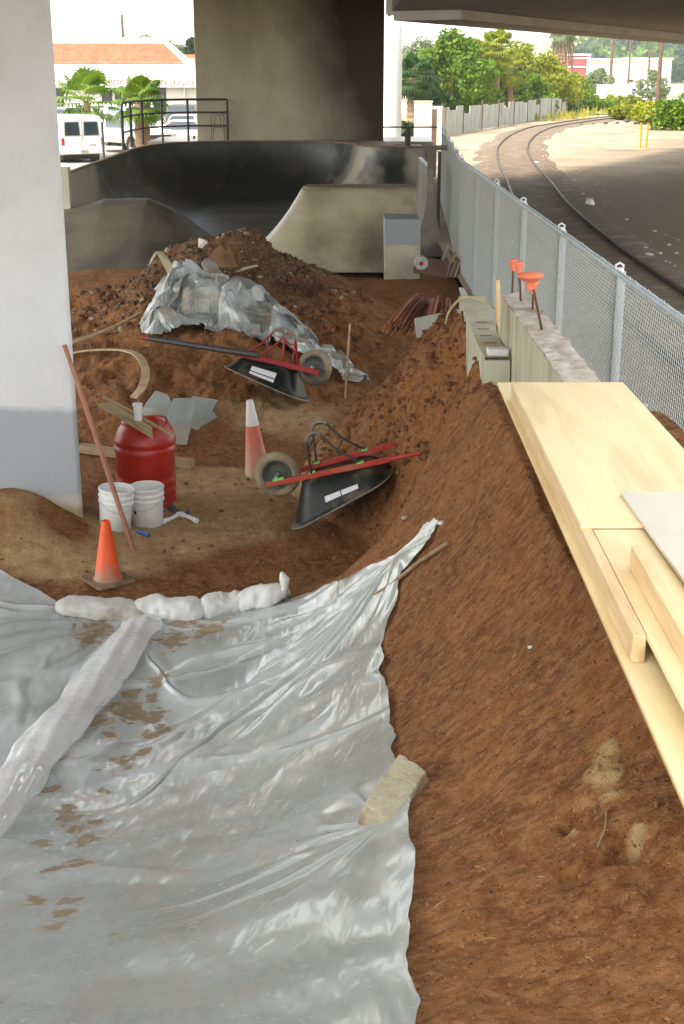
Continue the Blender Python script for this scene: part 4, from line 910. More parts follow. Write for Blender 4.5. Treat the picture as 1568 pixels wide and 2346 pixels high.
# ------------------------------------------------------------ silver tarpaulin
M_tarp = pm('silver_tarp', (.47, .50, .49), (.22, .23, .21), 3, .38, .3, 12, metal=.2, c3=(.36, .28, .17), r2=.6, s3=2.2)
spine = curvepts([G(345, 722), G(420, 715), G(500, 716), G(570, 742), G(630, 780), G(690, 812), G(760, 852), G(838, 890)], 260)
wv = np.interp(np.linspace(0, 1, 261), [0, .06, .2, .40, .55, .75, .93, 1], [.6, .95, .98, .76, .50, .32, .26, .12])
NU = 130; P = []; VV = []
for i, p in enumerate(spine):
    d = (spine[min(i+1, 260)]-spine[max(i-1, 0)]); d.z = 0; d.normalize(); s = Vector((d.y, -d.x, 0)) if d.y < 0 else Vector((-d.y, d.x, 0)); s = Vector((d.y, -d.x, 0))
    row = []
    for k in range(NU+1):
        t = k/NU*2-1; e = 1+.22*float(0); q = p+s*(t*wv[i]*1.0); row.append((q.x, q.y))
    P.append(row)
P = np.array(P); X, Y = P[..., 0], P[..., 1]
I, K = np.meshgrid(np.linspace(0, 1, 261), np.linspace(-1, 1, NU+1), indexing='ij')
X = X+fbm(I*9, K*2, 3, 13)*.10; Y = Y+fbm(I*9+5, K*2, 3, 17)*.10
def facets(x, y, s):
    # crumpled foil: distance between the two nearest cell centres gives sharp creases
    gx, gy = np.floor(x), np.floor(y); d1 = np.full_like(x, 9.); d2 = np.full_like(x, 9.); h1 = np.zeros_like(x)
    for ax in (-1, 0, 1):
        for ay in (-1, 0, 1):
            cx = gx+ax; cy = gy+ay; px = cx+_h(cx.astype(np.int64), cy.astype(np.int64), s); py = cy+_h(cx.astype(np.int64), cy.astype(np.int64), s+5)
            sl = _h(cx.astype(np.int64), cy.astype(np.int64), s+9)-.5; s2 = _h(cx.astype(np.int64), cy.astype(np.int64), s+11)-.5
            dd = np.hypot(x-px, y-py); hh = sl*(x-px)*2+s2*(y-py)*2
            upd = dd < d1; d2 = np.where(upd, d1, np.minimum(d2, dd)); h1 = np.where(upd, hh, h1); d1 = np.where(upd, dd, d1)
    return h1+(d2-d1)*.5
u_, v_ = X*1.0+.15*fbm(X*3, Y*3, 2, 3), Y+.15*fbm(X*3+7, Y*3, 2, 5)
CR = np.abs(fbm(u_*1.7, v_*1.7, 2, 19))*.36+facets(u_*1.45, v_*1.45, 3)*.34+facets(u_*3.3, v_*3.3, 8)*.06
envl = np.clip(1.25-np.abs(K)**2.2, .12, 1)*np.interp(I, [0, .08, .5, .75, 1], [.5, 1.1, 1.0, .75, .55])
Z = terr(X, Y, False)+.05+CR*envl+.10*np.clip(1-np.abs(K), 0, 1)*np.interp(I, [0, .3, .6, 1], [1.6, 1.6, .8, .4])
X = X+facets(u_*2+9, v_*2, 31)*.09; Y = Y+facets(u_*2+19, v_*2, 37)*.09
edge_ = .93+fbm(I*14, np.sign(K)*3, 3, 23)*.22; keep = (np.abs(K) < edge_)[:-1, :-1]
o = grid_obj('silver_tarp', np.stack([X, Y, Z], -1), M_tarp, keep=keep, smooth=False); tag(o, 'crumpled silver tarpaulin draped down the soil mound', 'tarpaulin')
o.modifiers.new('thick', 'SOLIDIFY').thickness = .004

# things on the rubble hill
M_card = pm('cardboard', (.27, .15, .065), (.22, .115, .05), 5, .8, c3=(.16, .08, .035))
def sheetlet(quads, y, name, label, cat, mat, t=.008, k=.012):
    P = [ony(u, v, y+(quads[0][1]-v)*0+dy) for u, v, dy in quads]; c = sum(P, Vector())/len(P); n = (P[1]-P[0]).cross(P[2]-P[0]).normalized()
    if n.y > 0: n = -n
    o = MB().slab([q-c for q in P], n, t).build(name, mat); o.location = c; return tag(o, label, cat) if label else o
ck = empty('cardboard_sheet', ony(510, 590, 19.2), 'folded brown cardboard sheet propped on the rubble heap', 'cardboard'); cc = ck.location
for nm, q in (('left_fold', [(455, 616, -.4), (505, 560, .1), (520, 612, -.45)]), ('right_fold', [(505, 560, .1), (534, 585, .0), (545, 612, -.4), (520, 612, -.45)])):
    P = [ony(u, v, 19.2+dy)-cc for u, v, dy in q]; MB().slab(P, (0, -1, .1), .01).build(nm, M_card, ck)
M_cream = pm('cream_board', (.47, .42, .28), (.38, .33, .21), 4, .7)
ck = empty('bent_board', ony(370, 600, 18.6), 'cream board bent into an arch at the left end of the tarpaulin', 'board'); cc = ck.location
for nm, q in (('wide_side', [(358, 575, 0), (372, 576, .05), (400, 610, -.1), (398, 628, -.15), (384, 630, -.15)]), ('narrow_side', [(340, 612, .1), (345, 596, .1), (356, 576, .02), (360, 580, .02), (348, 600, .08)])):
    P = [ony(u, v, 18.4+dy)-cc for u, v, dy in q]; MB().slab(P, (0, -1, .1), .012).build(nm, M_cream, ck)
sheetlet([(456, 545, 0), (470, 549, -.05), (478, 556, -.05), (470, 560, -.02), (465, 568, 0), (455, 566, 0)], 20.3, 'torn_paper', 'torn white paper scrap near the top of the rubble heap', 'paper', pm('white_paper', (.72, .68, .60)), .01)
o = MB().lathe([(.001, 0), (.10, .01), (.14, .05), (.12, .09), (.001, .1)], 12).build('red_plastic_scrap', pm('red_scrap', (.40, .01, .02)), smooth=True); o.location = G(432, 617, .05); o.scale = (1.4, .6, .6); tag(o, 'dark red plastic scrap behind the silver tarpaulin', 'scrap')
sheetlet([(558, 612, 0), (590, 606, 0), (592, 609, 0), (540, 624, 0)], 18.7, 'wood_splinter', 'pale wood splinter lying above the silver tarpaulin', 'wood', M_cream, .02)

def wires(center, n, spread, mat, lab, name, long_=()):
    c = G(*center, .02); m = []
    o = empty(name, c, lab, 'rebar')
    for k in range(n):
        a = random.uniform(0, 2*math.pi); L = random.uniform(.4, 1)*spread; h = random.uniform(.05, .45)*spread
        pts = []
        for t in np.linspace(0, 1, 8):
            x = math.cos(a+t*random.uniform(-.1, .1))*L*t; y = math.sin(a)*L*t*.7
            pts.append(Vector((x, y, max(T(c.x+x, c.y+y, False)-c.z+.02, 0+h*math.sin(t*math.pi*.8)))))
        MB().tube(curvepts(pts, 14), .006, 5).build('bar', mat, o, smooth=True)
    for ln in long_:
        P = [G(u, v, l)-c for u, v, l in ln]; MB().tube(curvepts(P, 30), .007, 5).build('bar', mat, o, smooth=True)
    return o
wires((708, 682), 22, .75, M_rust, 'tangle of thin rusty bars sprawling over the right of the rubble heap', 'rebar_tangle', long_=[[(708, 682, .1), (680, 640, .25), (630, 612, .25), (570, 612, .15)], [(708, 682, .1), (750, 730, .1), (800, 765, .1), (862, 805, .05)], [(708, 682, .1), (690, 650, .2), (650, 628, .2), (580, 630, .1)]])
def bundle(pa, pb, n, wd_, lab, y0, y1):
    a = ony(*pa, y0); b = ony(*pb, y1); o = empty('rebar_bundle', a, lab, 'rebar', 'bundles of rusty rods')
    d = b-a; s = Vector((1, .2, 0))
    for k in range(n):
        t = random.uniform(-1, 1); h = random.uniform(0, .22)*(1-t*t*.7)
        p = s*(t*wd_)+Vector((0, random.uniform(-.1, .1), h)); MB().tube([p+Vector((0, 0, .05)), p*.9+d*.5+Vector((0, 0, .06)), p*.8+d+s*random.uniform(-.03, .03)], .014, 6).build('rod', M_rod if k % 3 else M_rod2, o, smooth=True)
    return o
M_rod = pm('rusty_rod', (.24, .085, .035), (.15, .05, .025), 20, .85, .3, 90); M_rod2 = pm('orange_rod', (.38, .15, .06), (.28, .10, .045), 20, .85)
bundle((912, 778), (962, 702), 60, .20, 'fanned bundle of rusty rods lying left of the grey plywood offcut', 15.9, 17.6)
bundle((1000, 765), (1012, 704), 30, .20, 'shorter bundle of rusty rods behind the grey plywood offcut', 15.9, 17.4)
panel([(949, 732), (1062, 708), (1075, 780), (957, 800)], 13.3, 790, .004, .02, pm('greenish_ply', (.33, .33, .26), (.27, .27, .21), 2, .8, c3=(.22, .16, .09)), 'plywood_sheet', 'grey green plywood offcut standing half buried behind the soil pile', 'plywood')

# clutter between the ramp and the fence
cr = empty('wooden_pallet', ony(1030, 628, 24.4), 'broken wooden pallet leaning on the foot of the fence', 'pallet'); cc = cr.location
for k, (a, b) in enumerate([((1000, 628), (1028, 566)), ((1010, 632), (1046, 578)), ((1026, 634), (1040, 600)), ((1037, 636), (1050, 600)), ((1048, 636), (1058, 606)), ((1026, 563), (1060, 602)), ((1022, 568), (1056, 608)), ((965, 614), (1030, 630))]):
    MB().bar(ony(*a, 24.3+.05*k)-cc, ony(*b, 24.4+.05*k)-cc, .09, .035).build('slat', M_lumo if k % 2 else M_brown, cr, bev=.003)
o = MB().box((0, 0, 0), (.62, .3, .28)).build('plank_block', pm('red_brown_block', (.16, .085, .05), (.11, .06, .035)), bev=.02); o.location = ony(990, 612, 24.3); o.rotation_euler = (0, R(8), R(-12)); tag(o, 'reddish brown crate shaped block beside the broken pallet', 'block')
o = empty('round_can', ony(965, 602, 23.9), 'dull white can with a red centre among the clutter by the ramp', 'can')
MB().lathe([(.001, -.1), (.11, -.1), (.12, -.08), (.12, .08), (.10, .1), (.001, .1)], 20, axis='y').build('can_body', pm('dull_white', (.42, .42, .40)), o, smooth='auto'); MB().lathe([(.001, -.104), (.04, -.104), (.04, -.100)], 14, axis='y').build('red_spot', MATS['red_scrap'], o)

# ------------------------------------------------------------ stones and clods nobody could count
def scatter(name, n, fn, mat, label, seed):
    rnd = random.Random(seed); vs = []; fs = []
    t = (1+5**.5)/2; ico = [Vector(p).normalized() for p in [(-1, t, 0), (1, t, 0), (-1, -t, 0), (1, -t, 0), (0, -1, t), (0, 1, t), (0, -1, -t), (0, 1, -t), (t, 0, -1), (t, 0, 1), (-t, 0, -1), (-t, 0, 1)]]
    fc_ = [(0, 11, 5), (0, 5, 1), (0, 1, 7), (0, 7, 10), (0, 10, 11), (1, 5, 9), (5, 11, 4), (11, 10, 2), (10, 7, 6), (7, 1, 8), (3, 9, 4), (3, 4, 2), (3, 2, 6), (3, 6, 8), (3, 8, 9), (4, 9, 5), (2, 4, 11), (6, 2, 10), (8, 6, 7), (9, 8, 1)]
    pts = []
    while len(pts) < n:
        q = fn(rnd)
        if q: pts.append(q)
    zz = terr(np.array([p[0] for p in pts]), np.array([p[1] for p in pts]))
    for (x, y, r), z in zip(pts, zz):
        o = len(vs); e = (rnd.uniform(.7, 1.3), rnd.uniform(.7, 1.3), rnd.uniform(.5, .9)); rt = Euler((rnd.uniform(0, 6), rnd.uniform(0, 6), rnd.uniform(0, 6))).to_matrix()
        for p in ico: q = rt @ (p*rnd.uniform(.8, 1.15)); vs.append((x+q.x*r*e[0], y+q.y*r*e[1], z+r*.25+q.z*r*e[2]))
        fs += [tuple(i+o for i in f) for f in fc_]
    m = MB(); m.v = vs; m.f = fs; o = m.build(name, mat, fix=False); tag(o, label, 'stones', kind='stuff'); return o
def on_hill(r):
    x, y = r.uniform(-5, 1.1), r.uniform(17.6, 21.4); a, b, c, d = masks(np.array([x]), np.array([y]))
    return (x, y, r.choice([.008, .010, .012, .014, .018, .022, .03, .055])) if c[0] > .3+r.random()*.6 else None
M_rub1 = pm('rubble_stone', (.18, .105, .058), (.085, .048, .028), 30, .9)
scatter('rubble_stones', 1900, on_hill, M_rub1, 'mixed grey brown rubble stones covering the heap', 3)
scatter('pale_gravel', 260, on_hill, pm('pale_gravel', (.42, .34, .23), (.26, .20, .13), 20, .9), 'pale gravel bits speckling the heap', 4)
def on_pile(r):
    x, y = r.uniform(-.8, 1.05), r.uniform(8.8, 13.4); a, b, c, d = masks(np.array([x]), np.array([y]))
    return (x, y, r.choice([.008, .010, .012, .016, .016, .022, .030])) if b[0] > .08 and x < 1.05 else None
M_clod = pm('soil_clod', (.20, .080, .028), (.12, .045, .016), 14, .95, .6, 40)
scatter('soil_clods', 1300, on_pile, M_clod, 'loose dark soil clods on the spoil pile by the curved wall', 5)
def on_floor(r):
    y = 8.6+(r.random()**.7)*14; x = r.uniform(-.25*y-.6, 1.0)
    if x > 0.2 and y < 10: return None
    return (x, y, r.choice([.006, .008, .010, .014, .022]))
scatter('scattered_clods', 2600, on_floor, pm('floor_clod', (.22, .11, .055), (.14, .065, .032), 14, .95), 'small soil crumbs scattered on the floor of the pit', 6)
def on_slope(r):
    y = r.uniform(2.2, 9.3); x = r.uniform(-.6, 1.0); return (x, y, r.choice([.003, .004, .004, .005, .006, .008, .010]))
scatter('slope_crumbs', 4200, on_slope, pm('slope_crumb', (.27, .125, .05), (.14, .058, .022), 30, .95), 'fine crumbs of soil on the steep dirt slope', 8)
# light clay lump and root in the corner
o = MB().tube(curvepts([G(1390, 1860, .01), G(1388, 1895, .012), G(1376, 1925, .008), G(1370, 1940, .005)], 12), .003, 6).build('root', M_lumo, smooth=True); tag(o, 'thin pale root hanging below the tan clay lump in the slope', 'root')
def straws():
    m = MB(); rnd = random.Random(4)
    for u, v in [(1140, 1728), (1275, 1870), (1055, 1880), (1230, 1352), (970, 1645), (1190, 1640), (1300, 1640), (1010, 2070), (1120, 2140), (1240, 2000), (1045, 1500), (1100, 1980), (1180, 1500), (1350, 2200), (1000, 1780), (1150, 1905)]:
        p = G(u, v, .012); a = rnd.uniform(0, 3.1); L = rnd.uniform(.008, .024); d = Vector((math.cos(a)*L, math.sin(a)*L, 0)); q = p+d; q.z = T(q.x, q.y)+.003; p = p-d; p.z = T(p.x, p.y)+.003
        m.tube([p, p.lerp(q, .5)+Vector((0, 0, .003)), q], .0010, 5)
    return m
o = straws().build('straw_bits', pm('straw', (.55, .38, .18))); tag(o, 'bits of straw and splinters lying on the slope', 'straw', kind='stuff')

# ------------------------------------------------------------ railing and chair on the deck
M_rl = pm('rail_paint', (.055, .038, .034), (.03, .022, .02), 8, .6)
dr = empty('pipe_railing', (-6.2, 39.8, RIM), 'dark pipe railing with uprights on the left deck of the bowl', 'railing'); ro = Vector((-6.2, 39.8, RIM))
rp_ = [Vector((-6.28, 39.6, 0)), Vector((-6.28, 41.2, 0)), Vector((-6.20, 43.0, 0)), Vector((-5.75, 44.3, 0)), Vector((-5.0, 45.0, 0)), Vector((-3.72, 45.1, 0))]
for hz_, r in ((1.28, .035), (.88, .028), (.46, .028)):
    q = [Vector((p.x, p.y, RIM+hz_))-ro for p in rp_]
    if hz_ > 1: q = [q[0]+Vector((0, 0, -.25)), q[0]+Vector((0, .10, -.05)), q[0]+Vector((0, .35, 0))]+q[1:]
    MB().tube(q, r, 8).build('rail', M_rl, dr, smooth='auto')
for i, p in enumerate(rp_): MB().tube([Vector((p.x, p.y, RIM-.02))-ro, Vector((p.x, p.y, RIM+(1.28 if i else 1.05)))-ro], .045 if i < 3 else .038, 8).build('upright', M_rl, dr, smooth='auto')
ch = empty('metal_chair', (-4.02, 45.02, RIM), 'bare metal frame chair standing against the end of the dark railing', 'chair', rot=(0, 0, R(14)))
M_ch = pm('chair_frame', (.22, .15, .09), (.14, .09, .055), 8, .5)
MB().tube(curvepts([(-.24, .18, 0), (-.20, .16, .42), (-.21, .10, .72), (-.14, .08, .85), (0, .08, .88), (.14, .08, .85), (.21, .10, .72), (.20, .16, .42), (.24, .18, 0)], 30), .016, 6).build('back_frame', M_ch, ch, smooth=True)
MB().tube(curvepts([(-.10, .16, .42), (-.09, .10, .70), (0, .09, .80), (.09, .10, .70), (.10, .16, .42)], 18), .012, 6).build('back_hoop', M_ch, ch, smooth=True)
MB().box((0, -.03, .43), (.42, .42, .03)).build('seat', M_ch, ch, bev=.01)
for s in (-1, 1): MB().tube([(s*.19, -.22, .42), (s*.24, -.26, 0)], .016, 6).build('leg', M_ch, ch, smooth=True)

# ------------------------------------------------------------ railway track
M_railm = pm('rail_steel', (.060, .036, .022), (.035, .022, .014), 5, .55, .1, 30, metal=.3)
rpts = [(5.55, -4), (5.55, 12), (5.65, 23.5), (5.80, 29.2), (6.25, 37.5), (6.95, 45.5), (7.95, 57.5), (9.55, 70.8), (12.5, 86.6), (16.3, 99.5), (26.5, 122), (45, 148), (80, 180), (160, 230)]
cr_ = curvepts([(x, y, 0) for x, y in rpts], 300)
tk = empty('railway_track', (5.5, 10, 0), 'curving railway track beyond the fence', 'railway track'); to = Vector((5.5, 10, 0))
prof_r = [(-.075, 0), (-.07, .02), (-.012, .035), (-.012, .105), (-.036, .115), (-.036, .15), (.036, .15), (.036, .115), (.012, .105), (.012, .035), (.07, .02), (.075, 0)]
nr = normals(cr_)
for off in (0, -1.435):
    P = np.array([[list(p+n*(off*-1*-1 if False else 0)+n*(0)+Vector((0, 0, 0))+(-n*off*-1 if False else n*(-off)*(-1 if n.x > 0 else 1))+n*a+Vector((0, 0, b-.02))-to) for a, b in prof_r] for p, n in zip(cr_, nr)])
    grid_obj('rail', P, M_railm, tk, smooth=False)
M_bal = pm('ballast', (.17, .12, .07), (.10, .068, .038), 4, .95, .8, 22, c3=(.25, .20, .13))
P = []
for p, n in zip(cr_, nr):
    s = -1 if n.x > 0 else 1; P.append([list(p+n*s*o_+Vector((0, 0, z))) for o_, z in ((-1.0, -.04), (-.5, .055), (.2, .07), (.7, .06), (1.3, .07), (1.9, .055), (2.5, -.04))])
tag(grid_obj('track_bed', np.array(P), M_bal), kind='structure')
def spot(n, fn, mat, name, label, seed):
    rnd = random.Random(seed); m = MB()
    for _ in range(n):
        x, y, r = fn(rnd); m.lathe([(.001, -r*.3), (r*.9, -.1*r), (r, .2*r), (r*.5, r*.6), (.001, r*.62)], 6, (x, y, .03))
    return tag(m.build(name, mat, fix=False), label, 'stones', kind='stuff')
M_lite = pm('light_rock', (.55, .49, .38), (.40, .34, .24), 3, .9)
spot(420, lambda r: (lambda i: (cr_[i].x+r.uniform(-2.6, 1.6), cr_[i].y, r.choice([.02, .025, .03, .05])))(r.randint(20, 190)), M_lite, 'ballast_stones', 'loose pale ballast stones along the rails', 31)
for (u, v, s, lab) in ((1352, 468, .17, 'rounded white rock right of the rails, the largest and nearest'), (1487, 586, .14, 'flat white rock at the right edge beside the near rail'), (1228, 374, .2, 'flat pale rock lying against the far curve of the rail'), (1322, 488, .06, 'small white stone on the right rail')):
    p = onz(u, v, .03); o = MB().lathe([(.001, -s*.3), (s*.95, -.1*s), (s, .3*s), (s*.62, s*.85), (.001, s*1.0)], 9).build('white_rock', M_white if s == .17 else M_lite, bev=.02); o.location = p; o.rotation_euler = (.1, .05, s*9); o.scale = (1, .8, .9 if s == .17 else .45); tag(o, lab, 'rock')
M_yel = pm('yellow_paint', (.72, .36, .02), (.60, .28, .02), 6, .5)
bo = empty('yellow_bollard', onz(1473, 340, 0), 'pair of thin yellow posts joined by a dark cap right of the track', 'bollard')
for x in (-.08, .10): MB().tube([(x*1.6, 0, 0), (x*1.9, 0, 1.25)], .05, 8).build('post', M_yel, bo, smooth='auto')
MB().box((.03, 0, 1.28), (.62, .12, .07)).build('cap_bar', M_rl, bo)
wr_ = MB()
p0 = onz(1430, 286, .1)
for k, (dx, dz, r) in enumerate([(-2.2, .05, .12), (-1.3, .1, .2), (-.5, .12, .16), (.2, .25, .28), (.8, .1, .2), (1.3, .15, .18), (-3, .02, .10)]): wr_.lathe([(.001, -r*.4), (r, 0), (r*.7, r*.5), (.001, r*.6)], 7, (dx, 0, dz))
o = wr_.build('scrap_heap', M_rl); o.location = p0; tag(o, 'low heap of dark scrap lying beside the track near the bushes', 'scrap', kind='stuff')

# ------------------------------------------------------------ foliage
def leafmat(name, c1, c2):
    m = pm(name, c1, c2, .9, .6, spec=.3); n = m.node_tree; b = n.nodes['Principled BSDF']; out = n.nodes['Material Output']; L = n.links
    t = n.nodes.new('ShaderNodeBsdfTranslucent'); L.new(b.inputs['Base Color'].links[0].from_socket, t.inputs[0]); x = n.nodes.new('ShaderNodeMixShader'); x.inputs[0].default_value = .32
    L.new(b.outputs[0], x.inputs[1]); L.new(t.outputs[0], x.inputs[2]); L.new(x.outputs[0], out.inputs[0]); return m
LEAF = [leafmat('leaf_green', (.17, .27, .014), (.05, .11, .008)), leafmat('leaf_yellow', (.32, .32, .014), (.10, .16, .010)), leafmat('leaf_dark', (.04, .095, .014), (.014, .040, .008)), leafmat('leaf_pale', (.22, .26, .12), (.13, .18, .08))]
M_bark = pm('bark', (.16, .10, .065), (.09, .055, .035), 4, .95, .5, 12)
M_pbark = pm('palm_bark', (.30, .20, .12), (.18, .11, .065), 6, .95, .6, 14, stretch=(1, 1, 4))
def leaves(n, blobs, size, rnd):
    vs = np.zeros((n*4, 3)); bl = np.array(blobs); w = bl[:, 3]**2; w = w/w.sum(); rs = np.random.RandomState(rnd.randint(0, 99999))
    idx = rs.choice(len(bl), n, p=w); d = rs.normal(size=(n, 3)); d /= np.linalg.norm(d, axis=1)[:, None]; rad = rs.uniform(.55, 1.08, n)**.6
    c = bl[idx, :3]+d*(bl[idx, 3]*rad)[:, None]*np.array([1, 1, .85])
    a = rs.normal(size=(n, 3)); a /= np.linalg.norm(a, axis=1)[:, None]; b = np.cross(a, rs.normal(size=(n, 3))); b /= np.linalg.norm(b, axis=1)[:, None]
    s = size*rs.uniform(.6, 1.3, n)[:, None]
    for k, (p, q) in enumerate(((-1, -.5), (.2, -.7), (1, .4), (-.3, .7))): vs[k::4] = c+a*s*p+b*s*q
    m = MB(); m.v = [tuple(v) for v in vs]; m.f = [(4*i, 4*i+1, 4*i+2, 4*i+3) for i in range(n)]; return m
def tree(x, y, h, r, mat, label, seed, n=2600, group='leafy trees beyond the track', trunk=.16, low=.35, size=.17, z0=0):
    rnd = random.Random(seed); o = empty('leafy_tree', (x, y, z0), label, 'tree', group)
    blobs = []
    for k in range(34):
        a = rnd.uniform(0, 6.28); q = rnd.uniform(0, 1)**.5; zz = rnd.uniform(low, .86); f = math.sin(min(1, (zz-low)/(1-low)*1.1+.22)*math.pi)**.5
        blobs.append((math.cos(a)*q*r*f*.78, math.sin(a)*q*r*f*.78, zz*h, r*rnd.uniform(.16, .30)))
    m = MB(); tp = (rnd.uniform(-.2, .2), 0, h*.55)
    m.tube([(0, 0, -.1), (.05, 0, h*.25), tp, (tp[0]*1.3, 0, h*.8)], [trunk, trunk*.8, trunk*.5, trunk*.15], 8)
    for b in blobs[:8]: m.tube([(0, 0, h*rnd.uniform(.2, .45)), (b[0]*.5, b[1]*.5, b[2]*.75), (b[0], b[1], b[2])], [trunk*.4, trunk*.25, trunk*.08], 5)
    m.build('trunk', M_bark, o, smooth='auto'); leaves(int(n*2.2), blobs, size*.72, rnd).build('crown', LEAF[mat], o, fix=False); return o
def fan_palm(x, y, h, r, label, seed, group, trunk=.17, n=34, mat=0, droop=.5, z0=0, skirt=0):
    rnd = random.Random(seed); o = empty('fan_palm', (x, y, z0), label, 'palm tree', group)
    m = MB(); k = int(h/.18)+2; m.tube([(math.sin(i*.3)*.02, 0, -.1+(h+.1)*i/(k-1)) for i in range(k)], [trunk*(1.15 if i % 2 else .95)*(1.25-.35*i/k) for i in range(k)], 10); m.build('trunk', M_pbark, o, smooth='auto')
    f = MB()
    for i in range(n):
        az = i*2.399+rnd.uniform(-.2, .2); el = R(80-135*(i/n)**.9*(.6+droop*.5)+rnd.uniform(-8, 8)); L = r*rnd.uniform(.42, .58)
        d = Vector((math.cos(az)*math.cos(el), math.sin(az)*math.cos(el), math.sin(el))); s = d.cross(Vector((0, 0, 1))).normalized(); u = s.cross(d); b = Vector((0, 0, h)); hub = b+d*L
        f.tube([b, hub], .012, 4, cap=False); fl = r*rnd.uniform(.50, .62)
        for q in range(-6, 7):
            an = q*.235; dd = (d*math.cos(an)+s*math.sin(an)).normalized(); tip = hub+dd*fl*(1-.04*abs(q))+Vector((0, 0, -droop*fl*.35*(1+.08*abs(q)))); mid = hub+dd*fl*.62+u*.03; w = s.cross(dd); w = (dd.cross(u)).normalized()*fl*.068
            f.add([hub, mid+w, tip, mid-w], [(0, 1, 2, 3)])
    f.build('crown', LEAF[mat], o, fix=False)
    if skirt:
        g = MB()
        for i in range(60):
            a = rnd.uniform(0, 6.28); g.tube([(math.cos(a)*trunk, math.sin(a)*trunk, h-rnd.uniform(0, .2)), (math.cos(a)*trunk*2.6, math.sin(a)*trunk*2.6, h-skirt*rnd.uniform(.3, 1))], [.02, .05], 4)
        g.build('dead_frond_skirt', M_pbark, o, fix=False)
    return o
GT = 'leafy trees beyond the track'
def at(u, v0, y): p = onz(u, 170, 0); d = ray(u, v0); return EYE+d*(y/d.y)
def T_(u, vtop, y, w, mat, label, seed, **k):
    t = at(u, vtop, y); rr = w/2/3050*(y/1.04)*1.6; return tree(t.x, y, t.z, rr, mat, label, seed, **k)
T_(1035, 62, 104, 175, 0, 'tall broad green tree standing right of the white column, tallest of the row', 1, n=5200, low=.20, size=.20, trunk=.3)
T_(965, 70, 118, 110, 3, 'pale hazy tree partly behind the white column', 2, n=2200)
T_(1078, 72, 112, 110, 0, 'leafy green tree between the tall broad tree and the palms', 14, n=3000, low=.15)
T_(990, 175, 99, 80, 2, 'dark low tree between the palm and the tall broad tree', 3, n=2200, low=.15)
T_(1130, 90, 118, 120, 2, 'dark green tree behind the palms in the middle of the row', 4, n=2800, low=.2)
T_(1195, 92, 126, 140, 1, 'yellow green tree just left of the bushy dark one', 5, n=3200, low=.2)
T_(1255, 120, 128, 130, 1, 'yellowish tree with a wide crown near the end of the row', 6, n=3200, low=.18)
T_(1318, 168, 136, 90, 0, 'small round green tree with a dark trunk at the right end of the row', 7, n=2600, low=.25, trunk=.28)
T_(1225, 170, 122, 90, 0, 'short bushy green tree above the far plank fence', 8, n=2200, low=.12)
T_(1090, 175, 112, 90, 2, 'low dark tree behind the leaning fence posts', 9, n=2000, low=.12)
T_(1378, 148, 175, 55, 3, 'grey green street tree before the far white buildings', 10, n=1500, low=.35, group='far street trees')
T_(1497, 155, 170, 55, 3, 'grey green street tree at the far right edge', 11, n=1500, low=.2, group='far street trees')
fan_palm(at(948, 160, 84).x, 84, at(948, 178, 84).z, 1.6, 'dark fan palm with a shaggy red brown trunk beside the white column', 21, 'fan palms along the track', trunk=.34, n=40, mat=2, droop=.9, skirt=.0)
fan_palm(at(1137, 160, 108).x, 108, at(1137, 118, 108).z, 1.9, 'tall pale trunked fan palm in the middle of the tree row', 22, 'fan palms along the track', trunk=.30, n=40, mat=1, droop=.9)
fan_palm(at(1094, 160, 106).x, 106, at(1094, 128, 106).z, 1.5, 'fan palm with a thin reddish trunk left of the tallest palm', 23, 'fan palms along the track', trunk=.24, n=34, mat=1, droop=.8)
fan_palm(at(1170, 160, 112).x, 112, at(1170, 160, 112).z, 1.6, 'shorter fan palm right of the tallest palm', 24, 'fan palms along the track', trunk=.26, n=34, mat=1, droop=.9)
fan_palm(at(1288, 120, 150).x, 150, at(1288, 60, 150).z, 2.2, 'very tall old palm whose grey skirt hangs behind the tree row', 25, 'fan palms along the track', trunk=.5, n=34, mat=3, droop=1, skirt=5.5)
fan_palm(at(200, 238, 61).x, 61, at(203, 236, 61).z, 1.65, 'young fan palm rising behind the white van', 26, 'young fan palms in the car park', trunk=.15, n=26, mat=0, droop=.45)
fan_palm(-7.15, 49.5, at(325, 238, 49.5).z, 1.15, 'young fan palm with a thick trunk behind the dark railing', 27, 'young fan palms in the car park', trunk=.25, n=34, mat=0, droop=.7)
# low shrubs
def shrub(x, y, r, h, mat, label, seed, n=900, group='low shrubs', size=.10, z0=0, cat='shrub'):
    rnd = random.Random(seed); o = empty('shrub', (x, y, z0), label, cat, group)
    bl = [(rnd.uniform(-1, 1)*r*.75, rnd.uniform(-1, 1)*r*.5, h*rnd.uniform(.12, .62), min(r, h)*rnd.uniform(.28, .45)) for _ in range(16)]
    leaves(int(n*1.6), bl, size, rnd).build('foliage', LEAF[mat], o, fix=False); m = MB()
    for b in bl[:5]: m.tube([(0, 0, 0), b[:3]], [.03, .01], 4)
    m.build('stems', M_bark, o, fix=False); return o
p = at(905, 300, 66); shrub(p.x, 66, 1.2, 1.9, 2, 'dark leafy shrub behind the right end of the bowl', 41, n=1500)
p = onz(250, 360, 0); shrub(-9.0, 48.6, .35, .6, 0, 'small green weed clump at the corner of the white van', 42, n=260, size=.07)
